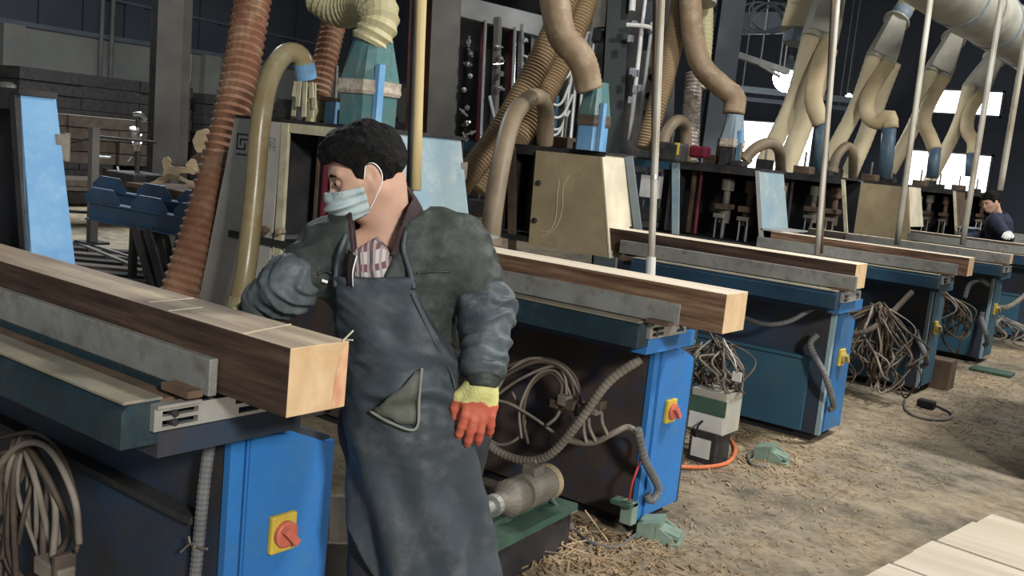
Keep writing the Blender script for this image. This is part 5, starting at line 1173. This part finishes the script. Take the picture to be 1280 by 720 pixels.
def person(label, loc, rz, J, fine=.0045, worker=True):
    """J: joints in the person's own frame (x right in view, -y towards the viewer, z up)"""
    to, back = frame(J['head'], J['face'], J.get('up', (0, 0, 1)), .94 if worker else 1.0)
    sl, sr, el, er, wl, wr = [J[k] for k in ('shL', 'shR', 'elL', 'elR', 'wrL', 'wrR')]
    pel, chest, neck = J['pelvis'], J['chest'], J['neck']
    hl, hr, kl, kr, al, ar = [J[k] for k in ('hipL', 'hipR', 'knL', 'knR', 'anL', 'anR')]
    skb = back(-.035, 0, -.055)
    def torso(X, Y, Z, g=0.0):
        d = cap(X, Y, Z, pel, chest, .135 + g, .145 + g)
        sh = cap(X, Y, Z, np.array(sl) * .8 + np.array(sr) * .2, np.array(sr) * .8 + np.array(sl) * .2, .085 + g, .085 + g)
        d = smin(d, sh, .10)
        yc = (np.array(chest)[1]) 
        return d
    def arms(X, Y, Z, g=0.0, up=True, lo=True):
        d = 9.0 + X * 0
        for s, e, w_ in ((sl, el, wl), (sr, er, wr)):
            if up: d = np.minimum(d, cap(X, Y, Z, s, e, .056 + g, .044 + g))
            if lo: d = smin(d, cap(X, Y, Z, e, w_, .044 + g, .030 + g), .02)
        return d
    def legs(X, Y, Z, g=0.0):
        d = 9.0 + X * 0
        for h_, k_, a_ in ((hl, kl, al), (hr, kr, ar)):
            d = np.minimum(d, smin(cap(X, Y, Z, h_, k_, .085 + g, .058 + g), cap(X, Y, Z, k_, a_, .058 + g, .04 + g), .03))
        return d
    hL = hand_sdf(frame(wl, J['handL'], J['backL'])[0]); hR = hand_sdf(frame(wr, J['handR'], J['backR'])[0], flip=-1)
    def body(X, Y, Z):
        f, l, u = to(X, Y, Z)
        d = smin(head_sdf(f, l, u), cap(X, Y, Z, skb, neck, .056, .060), .03)
        d = smin(d, torso(X, Y, Z, -.045), .02); d = smin(d, arms(X, Y, Z, -.012), .03); d = smin(d, legs(X, Y, Z, -.012), .03)
        for a_, t_ in ((al, J['toeL']), (ar, J['toeR'])): d = smin(d, cap(X, Y, Z, a_, t_, .036, .03), .02)
        return np.minimum(d, np.minimum(hL(X, Y, Z) + .003, hR(X, Y, Z) + .003))
    hd = np.array(J['head']); step = fine * 2.6
    def axis(q, lo, hi):
        a = np.arange(lo, hd[q] - .15, step); m_ = np.arange(a[-1] + fine, hd[q] + .15, fine); b_ = np.arange(m_[-1] + step, hi, step)
        return np.concatenate([a, m_, b_])
    pts = np.array([v for k, v in J.items() if isinstance(v, tuple) and k not in ('face', 'handL', 'handR', 'backL', 'backR', 'up')]); lo = pts.min(0) - .22; hi = pts.max(0) + .22; lo[2] = -.02
    root = sdf_obj('person', body, lo, hi, step, M_skin, loc=loc, rz=rz, xs=axis(0, lo[0], hi[0]), ys=axis(1, lo[1], hi[1]), zs=axis(2, lo[2], hi[2]))
    tag(root, label, 'person')
    h2 = fine * 1.35
    # hair
    def hair(X, Y, Z):
        f, l, u = to(X, Y, Z); al_ = np.abs(l)
        n = wob(X, Y, Z, 95, 3) * .0035 + wob(X, Y, Z, 210, 5) * .0018
        d = ell(f, l, u, (-.016, 0, .040), (.110, .093, .102)) + n
        d = smin(d, ell(f, l, u, (.035, 0, .085), (.062, .070, .045)) + n, .03)           # fringe
        d = smin(d, cap(f, al_, u, (.012, .074, .03), (.016, .073, -.012), .014, .006) + n * .6, .012)    # sideburn
        face = smin(f - (.034 + 1.1 * np.maximum(u - .030, 0)), (.066 - .25 * np.maximum(f - .06, 0)) - u, .008)
        d = smax(d, face, .008)
        nape = -(u + .052 + .55 * (f + .045))                             # lower edge at the nape
        d = smax(d, nape, .008)
        d = smax(d, -(ell(f, al_, u, (-.010, .088, -.006), (.023, .020, .036))), .006)
        return smax(d, -(u + .018) + np.where(f < -.02, -.2, 0) , .006)
    sdf_obj('hair', hair, hd - .17, hd + .18, fine * .8, M_hair, root)
    for s in (1, -1):
        b = BM()
        c = back(.0835, s * .034, .004); bmesh.ops.create_uvsphere(b, u_segments=12, v_segments=8, radius=.0052)
        for v in b.verts: v.co = V(v.co) + V(c)
        me = bpy.data.meshes.new('iris'); b.to_mesh(me); b.free(); me.materials.append(M_hair); o = bpy.data.objects.new('iris', me); COL.objects.link(o); o.parent = root
        b = BM(); sweep(b, [V(back(.0905 - .0, s * .014, .024)), V(back(.089, s * .03, .029)), V(back(.077, s * .05, .024))], lambda i, n: (.003, .0042, .002)[i], 6)
        me = bpy.data.meshes.new('eyebrow'); b.to_mesh(me); b.free(); me.materials.append(M_hair); o = bpy.data.objects.new('eyebrow', me); COL.objects.link(o); o.parent = root
    # jacket
    waist = J['jhem']
    def drape(X, Y, Z): return wob(X, Y, Z * .6, 30, 8) * .008 + wob(X, Y * .7, Z * 1.6, 62, 9) * .004
    def folds(X, Y, Z, s, e, fr, amp, sd):
        s = np.array(s); e = np.array(e); d = (e - s) / np.linalg.norm(e - s)
        t = (X - s[0]) * d[0] + (Y - s[1]) * d[1] + (Z - s[2]) * d[2]
        q = wob(X, Y, Z, 26, sd)
        return amp * (np.abs(np.sin(t * fr + q * 2.4)) ** 1.5 - .5) * (.55 + .6 * wob(X, Y, Z, 16, sd + 1))
    def jk(X, Y, Z):
        d = torso(X, Y, Z, .012) + drape(X, Y, Z)
        d = smin(d, cap(X, Y, Z, sl, el, .074, .063) + folds(X, Y, Z, sl, el, 46, .012, 21), .045)
        d = smin(d, cap(X, Y, Z, sr, er, .074, .064) + folds(X, Y, Z, sr, er, 46, .012, 22), .045)
        if not worker:
            d = smin(d, cap(X, Y, Z, el, wl, .058, .045) + folds(X, Y, Z, el, wl, 50, .010, 31), .03); d = smin(d, cap(X, Y, Z, er, wr, .058, .045) + folds(X, Y, Z, er, wr, 50, .010, 32), .03)
        return d
    nk = np.array(neck); ch = np.array(chest)
    def jacket(X, Y, Z):
        d = jk(X, Y, Z)
        d = smax(d, waist - Z, .01)
        d = np.maximum(d, -(cap(X, Y, Z, tuple(nk + (0, 0, -.05)), tuple(nk + (-.02, -.02, .18)), .085, .15)))     # neck hole
        if worker:   # open V at the front
            a = J['vtop']; b_ = J['vbot']; w0, w1 = .066, .020
            t = np.clip((a[2] - Z) / (a[2] - b_[2]), 0, 1); cx = a[0] + (b_[0] - a[0]) * t; wv = w0 + (w1 - w0) * t
            vv = np.maximum(np.abs(X - cx) - wv, np.maximum(Y - J['vy'], np.maximum(b_[2] - Z, Z - a[2] - .08)))
            d = smax(d, -vv, .006)
        return d
    lo2 = np.minimum.reduce([np.array(v) for v in (sl, sr, el, er, pel, chest)]) - .13; hi2 = np.maximum.reduce([np.array(v) for v in (sl, sr, el, er, pel, chest)]) + .13
    if not worker: lo2 = np.minimum(lo2, np.array(wl) - .08); lo2 = np.minimum(lo2, np.array(wr) - .08); hi2 = np.maximum(hi2, np.array(wr) + .08)
    lo2[2] = min(lo2[2], waist - .02); hi2[2] = nk[2] + .1
    jm = M_jacket if worker else mat('navy_jacket', (0.028, 0.032, 0.062), (0.018, 0.02, 0.04), 0.8, scale=8, bump=0.2)
    jo = sdf_obj('jacket', jacket, lo2, hi2, h2, jm, root)
    # trousers and shoes
    def trous(X, Y, Z): return np.maximum(smin(legs(X, Y, Z, .012) + wob(X, Y, Z, 30, 4) * .006, cap(X, Y, Z, hl, hr, .11, .11), .05), np.maximum(.06 - Z, Z - pel[2] - .08))
    lo3 = np.minimum.reduce([np.array(v) for v in (hl, hr, kl, kr, al, ar)]) - .16; hi3 = np.maximum.reduce([np.array(v) for v in (hl, hr, kl, kr, al, ar)]) + .16
    sdf_obj('trousers', trous, lo3, hi3, fine * 2.4, M_trouser, root)
    for a_, t_ in ((al, J['toeL']), (ar, J['toeR'])):
        sdf_obj('shoe', lambda X, Y, Z: np.maximum(smin(cap(X, Y, Z, a_, (a_[0], a_[1], .05), .048, .05), cap(X, Y, Z, (a_[0], a_[1], .045), t_, .05, .045), .02), -Z), np.minimum(a_, t_) - .08, np.maximum(a_, t_) + .09, fine * 2, M_shoe, root)
    # gloves
    def glove(nm, hf, w_, hdv, lo_r, hi_r, mt_, grow, taper=None):
        tw, _ = frame(w_, hdv, J['backR'])
        def fn(X, Y, Z):
            f, l, u = tw(X, Y, Z); d = hf(X, Y, Z) - grow
            if taper: d = np.minimum(d, cap(f, l, u, (-.055, 0, 0), (-.02, 0, 0), .040, .036) + .0018 * np.sin(f * 900))
            edge = .006 * wob(X, Y, Z, 90, 2)
            return np.maximum(d, np.maximum(lo_r - f + edge, f - hi_r - edge))
        c = np.array(w_); return sdf_obj(nm, fn, c - .22, c + .22, .0028 if worker else .008, mt_, root)
    if worker:
        for hf, w_, hv in ((hL, wl, J['handL']), (hR, wr, J['handR'])):
            g = glove('glove', hf, w_, hv, .052, .30, M_orangeg, .0022)
            g['label'] = 'orange-red coated fingers of the work glove'
            g = glove('glove_cuff', hf, w_, hv, -.014, .062, M_yellowg, .0012, True)
            g['label'] = 'yellow knitted back and cuff of the work glove'
    else:
        for hf, w_, hv in ((hL, wl, J['handL']), (hR, wr, J['handR'])):
            glove('glove', hf, w_, hv, -.03, .3, M_white, .003)
    return root, to, back, torso, legs, jk, folds, drape

A_ = math.radians(37.5)
W = dict(head=(-.180, .060, 1.478), face=(-.90, -.22, -.42), up=(0, 0, 1), neck=(-.118, .075, 1.355), chest=(-.098, .075, 1.19), pelvis=(-.01, .06, .86),
         shL=(-.262, .055, 1.285), shR=(.078, .060, 1.325), elL=(-.340, -.008, 1.185), elR=(.160, .015, 1.172), wrL=(-.450, .060, 1.095), wrR=(.166, -.085, 1.010),
         handL=(-.85, .25, -.35), backL=(-.1, -.3, 1), handR=(-.05, -.12, -1), backR=(.10, -1, .12),
         hipL=(-.085, .06, .84), hipR=(.085, .06, .84), knL=(-.07, .03, .46), knR=(.12, .0, .46), anL=(-.06, .07, .08), anR=(.13, .06, .08), toeL=(-.09, -.09, .04), toeR=(.16, -.10, .04),
         jhem=.80, vtop=(-.130, 0, 1.345), vbot=(-.135, 0, 1.19), vy=.06)
p1, to1, back1, torso1, legs1, jk1, folds1, drape1 = person('black-haired worker in a pale face mask, dark jacket and long blue-grey apron, looking left', (-1.64, 1.84, 0), A_, W)
# face mask: an offset of the face itself
def mask(X, Y, Z):
    f, l, u = to1(X, Y, Z); al_ = np.abs(l)
    face = smin(head_sdf(f, l, u), ell(f, l, u, (.044, 0, -.055), (.054, .050, .062)), .03)
    pl = .0016 * np.sin(u * 260)
    sh = np.abs(face - .010 + pl) - .0022
    top = u - (-.016 + .10 * (f - .06)); bot = -.098 - u - .15 * (f - .06)
    side = (.022 - f) + .10 * np.maximum(-u - .05, 0) 
    return smax(smax(sh, np.maximum(top, bot), .003), side, .003)
c_ = np.array(W['head'])
mk = sdf_obj('face_mask', mask, c_ - .17, c_ + .12, .003, M_mask, p1)
mk['label'] = 'pale blue pleated face mask'
def ptube(name, pts, r, mt_, par, flat=None):
    b = BM(); sweep(b, catmull(pts, 8), r, 8); me = bpy.data.meshes.new(name); bmesh.ops.recalc_face_normals(b, faces=b.faces[:]); b.to_mesh(me); b.free(); me.materials.append(mt_)
    me.polygons.foreach_set('use_smooth', [True] * len(me.polygons))
    o = bpy.data.objects.new(name, me); COL.objects.link(o); o.parent = par; return o
for s in (1, -1):
    ptube('ear_loop', [back1(.026, s * .074, -.030), back1(.012, s * .080, -.002), back1(-.004, s * .087, .030), back1(-.024, s * .090, .026), back1(-.034, s * .089, .000), back1(-.026, s * .085, -.028), back1(.000, s * .079, -.058), back1(.026, s * .070, -.084)], .0016, M_loop, mk)
# oversleeves with gathered ends
for (e, w_, s, sd) in ((W['elL'], W['wrL'], W['shL'], 41), (W['elR'], W['wrR'], W['shR'], 42)):
    e = np.array(e); w_ = np.array(w_); s = np.array(s); d = (w_ - e); Ld = np.linalg.norm(d); dn = d / Ld
    st = e - (e - s) / np.linalg.norm(e - s) * .03
    en = w_ - dn * (.012 if sd == 42 else .03)
    def slv(X, Y, Z):
        dd = smin(cap(X, Y, Z, st, e, .068, .067), cap(X, Y, Z, e, en, .067, .058), .03) + folds1(X, Y, Z, e, en, 75, .013, sd) + wob(X, Y, Z, 60, sd) * .004
        t = (X - e[0]) * dn[0] + (Y - e[1]) * dn[1] + (Z - e[2]) * dn[2]; Le = np.linalg.norm(en - e)
        dd = dd + .022 * np.clip((t - Le + .022) / .03, 0, 1) ** 2
        return smax(dd, t - Le - .012 + .005 * wob(X, Y, Z, 70, 3), .006)
    so = sdf_obj('oversleeve', slv, np.minimum(st, en) - .1, np.maximum(st, en) + .1, .005, M_sleeve, p1)
    so['label'] = 'shiny blue-grey oversleeve'
    b = BM()
    def cuf(X, Y, Z): return cap(X, Y, Z, en, w_ - dn * .015, .043, .038) + .0015 * np.sin(((X - e[0]) * dn[0] + (Y - e[1]) * dn[1] + (Z - e[2]) * dn[2]) * 420)
    sdf_obj('knit_cuff', cuf, np.minimum(en, w_) - .06, np.maximum(en, w_) + .06, .005, M_jacket, p1)
# collar, shirt and zip
nk = np.array(W['neck'])
def shirt(X, Y, Z): return np.maximum(np.maximum(torso1(X, Y, Z, .004) + wob(X, Y, Z, 50, 6) * .003, 1.0 - Z), np.maximum(np.abs(X + .133) - .075, Z - 1.33 + .75 * np.abs(X + .133)))
sdf_obj('shirt', shirt, np.array((-.30, -.14, 1.10)), np.array((.06, .24, 1.36)), .006, plaid(), p1)
def flap(name, pts_in, pts_out, th, mt_, lab=None):
    """a folded cloth strip between two edge curves"""
    A = catmull(pts_in, 6); B = catmull(pts_out, 6); b = BM(); rows = []
    for a, c in zip(A, B):
        mid = (a + c) / 2 + V((0, -.010, .004)); rows.append([a, a.lerp(mid, .5) , mid, mid.lerp(c, .5), c])
    G = [[b.verts.new(p) for p in r] for r in rows]
    for r0, r1 in zip(G, G[1:]):
        for k in range(4): b.faces.new((r0[k], r0[k + 1], r1[k + 1], r1[k]))
    bmesh.ops.solidify(b, geom=b.faces[:], thickness=th); bmesh.ops.recalc_face_normals(b, faces=b.faces[:])
    me = bpy.data.meshes.new(name); b.to_mesh(me); b.free(); me.materials.append(mt_); me.polygons.foreach_set('use_smooth', [True] * len(me.polygons))
    o = bpy.data.objects.new(name, me); COL.objects.link(o); o.parent = p1
    if lab: o['label'] = lab
    return o
def collar(X, Y, Z):
    t = np.clip((Z - 1.27) / .15, 0, 1); ax_, ay_ = -.118 - .012 * t, .075 - .012 * t
    r = np.sqrt((X - ax_) ** 2 + ((Y - ay_) / 1.02) ** 2)
    d1 = np.abs(r - (.112 - .034 * t ** .7)) - .0055                      # stand
    fall = np.abs(r - (.146 - .060 * t)) - .007; fall = np.maximum(fall, 1.305 - Z - .10 * np.clip(.05 - Y, -1, .12))
    d = np.minimum(d1, fall)
    top = Z - (1.428 + .12 * (Y - .075) + .42 * (X - ax_) - 1.2 * np.maximum(X - ax_ - .05, 0))
    vw = .030 + .24 * np.clip(Z - 1.24, 0, 1)
    op = np.maximum(np.abs(X + .132) - vw, Y - .06)
    return smax(smax(smax(d, top, .004), -op, .004), 1.225 - Z, .004)
co = sdf_obj('collar', collar, np.array((-.30, -.10, 1.20)), np.array((.05, .25, 1.46)), .004, M_collar, p1)
co['label'] = 'purple-brown fleece collar'
flap('zip_edge', [(-.188, -.075, 1.30), (-.190, -.088, 1.26), (-.183, -.095, 1.215)], [(-.168, -.078, 1.285), (-.172, -.092, 1.25), (-.168, -.098, 1.215)], .004, M_collar)
ptube('zip', [(-.166, -.082, 1.288), (-.170, -.097, 1.25), (-.166, -.102, 1.214)], .0022, M_steel, p1)
# apron: bib and flared skirt as one shell
wj = W['jhem']
def skirt(X, Y, Z):
    t = np.clip((.95 - Z) / .5, 0, 1)
    cx = -.02 + .078 * t; cy = .045 - .02 * t; rx = .150 + .018 * t; ry = .135 + .015 * t
    ang = np.arctan2(Y - cy, X - cx)
    r = np.sqrt(((X - cx) / rx) ** 2 + ((Y - cy) / ry) ** 2)
    pl = (.008 + .013 * t) * np.sin(ang * 7 + 2.0 * np.sin(Z * 9) + .8) * t
    return (r - 1) * .13 + pl
def cloth(X, Y, Z):
    d = smin(jk1(X, Y, Z) - .004, skirt(X, Y, Z), .05)
    cre = .007 * np.sin(Z * 75 + 8 * (X + .03) ** 2 * 14 + 2.2 * wob(X, Y, Z, 14, 51)) * 1.6 * np.clip(1 - np.abs(Z - .98) / .13, 0, 1)
    return d + cre + wob(X, Y, Z, 24, 52) * .006
def apron(X, Y, Z):
    d = cloth(X, Y, Z) - .014
    d = np.maximum(d, Y - .075 - .10 * np.clip((1.0 - Z) / .2, -1, .6))
    cx = -.120 + (.03 - -.120) * np.clip((1.22 - Z) / .28, 0, 1) * .62
    half = .098 + .105 * np.clip((1.23 - Z) / .24, 0, 1) ** 1.7 + np.clip((1.0 - Z) * 2, 0, .3)
    d = smax(d, np.abs(X - cx) - half, .006)
    d = np.maximum(d, Z - 1.238 - .10 * (X + .12) - .03 * np.abs(X + .12))
    hem = .455 + .012 * np.sin(X * 30) + .13 * np.clip((-.03 - X) / .12, 0, 1)
    return np.maximum(d, hem - Z)
ap1 = sdf_obj('apron', apron, np.array((-.30, -.22, .36)), np.array((.30, .24, 1.27)), .0048, M_apron, p1)
ap1['label'] = 'long dark blue-grey apron with paler patches'
def on_jk(x, z, off=.003):
    ys = np.linspace(-.3, .1, 400); c = jk1(np.full(400, x), ys, np.full(400, z)); k = np.argmax(c < off); return (x, float(ys[k]), z)
def strap(pts, r=.006): return ptube('apron_strap', pts, r, M_apron, p1)
def on_cloth(x, z, off=.016):
    ys = np.linspace(-.3, .1, 400); c = cloth(np.full(400, x), ys, np.full(400, z)); k = np.argmax(c < off); return (x, float(ys[k]), z)
strap([on_cloth(-.020, 1.225), on_jk(-.040, 1.27, .008), on_jk(-.058, 1.32, .010), (-.055, -.01, 1.375), (-.045, .05, 1.405), (-.06, .11, 1.41)])
strap([on_cloth(-.213, 1.205), on_jk(-.215, 1.26, .008), on_jk(-.205, 1.31, .012), (-.20, .06, 1.375)])
ptube('apron_seam', [on_cloth(-.024, 1.212), on_cloth(.005, 1.16), on_cloth(.045, 1.09), on_cloth(.085, 1.02), on_cloth(.10, .98)], .0035, M_apron, p1)
# torn pocket hanging open
def pocket():
    T, Rr, B = on_cloth(.014, 1.035, .018), on_cloth(.014, .895, .020), on_cloth(-.100, .915, .020)
    b = BM(); n = 10; rows = []
    for i in range(n + 1):
        r = []
        for j in range(n + 1 - i):
            a, c = i / n, j / n
            p = V(T) * (1 - a - c) + V(Rr) * a + V(B) * c
            bulge = 4 * a * (1 - a - c) + 3 * c * a
            p = V(on_cloth(p.x, p.z, .018)) + V((0, -.006 - .022 * math.sin(pi * min(1, a + c)) * (.6 + .4 * math.sin(9 * c + 5 * a)), .004 * math.sin(14 * c))); r.append(b.verts.new(p))
        rows.append(r)
    for i in range(n):
        for j in range(n - i):
            b.faces.new((rows[i][j], rows[i + 1][j], rows[i][j + 1]))
            if j < n - i - 1: b.faces.new((rows[i + 1][j], rows[i + 1][j + 1], rows[i][j + 1]))
    bmesh.ops.solidify(b, geom=b.faces[:], thickness=.003); bmesh.ops.recalc_face_normals(b, faces=b.faces[:])
    me = bpy.data.meshes.new('torn_pocket'); b.to_mesh(me); b.free(); me.materials.append(M_lining); me.polygons.foreach_set('use_smooth', [True] * len(me.polygons))
    o = bpy.data.objects.new('torn_pocket', me); COL.objects.link(o); o.parent = p1; o['label'] = 'torn pale pocket flap'
    ptube('frayed_edge', [V(T) + V((.002, -.008, 0)), V(on_cloth(.014, .965, .018)) + V((.003, -.010, 0)), V(Rr) + V((.002, -.010, -.004)), V(on_cloth(-.043, .905, .018)) + V((0, -.012, -.006)), V(B) + V((0, -.008, 0))], .0035, M_lining, o)
pocket()
# chest pocket welt with a bright tag, and yoke seam on the jacket
ptube('pocket_welt', [on_jk(-.262, 1.228), on_jk(-.245, 1.238), on_jk(-.225, 1.235)], .004, M_jacket, p1)
tg = ptube('pocket_tag', [on_jk(-.252, 1.214, .006), on_jk(-.238, 1.210, .006)], .004, M_loop, p1)
ptube('yoke_seam', [on_jk(-.02, 1.258), on_jk(.02, 1.262), on_jk(.06, 1.265)], .003, M_jacket, p1)

# far worker leaning over the sixth table
W2 = dict(head=(-.03, .0, 1.50), face=(-.90, -.25, -.42), up=(-.3, 0, 1), neck=(.07, .03, 1.385), chest=(.13, .04, 1.22), pelvis=(.22, .08, .88),
          shL=(.0, -.12, 1.30), shR=(.20, .18, 1.30), elL=(.07, -.34, 1.12), elR=(.06, .28, 1.08), wrL=(-.02, -.52, 1.18), wrR=(-.15, .25, 1.06),
          handL=(-.6, -.8, -.12), backL=(-.1, -.3, 1), handR=(-.9, .1, -.2), backR=(-.1, -.2, 1),
          hipL=(.22, .0, .86), hipR=(.22, .16, .86), knL=(.19, -.0, .46), knR=(.22, .16, .46), anL=(.22, .0, .08), anR=(.25, .16, .08), toeL=(.08, -.03, .04), toeR=(.11, .13, .04),
          jhem=.80, vtop=(0, 0, 1.3), vbot=(0, 0, 1.2), vy=-.5)
person('distant black-haired worker in a navy jacket bending over a table at the right edge', (-2.60, 12.74, 0), A_, W2, fine=.009, worker=False)
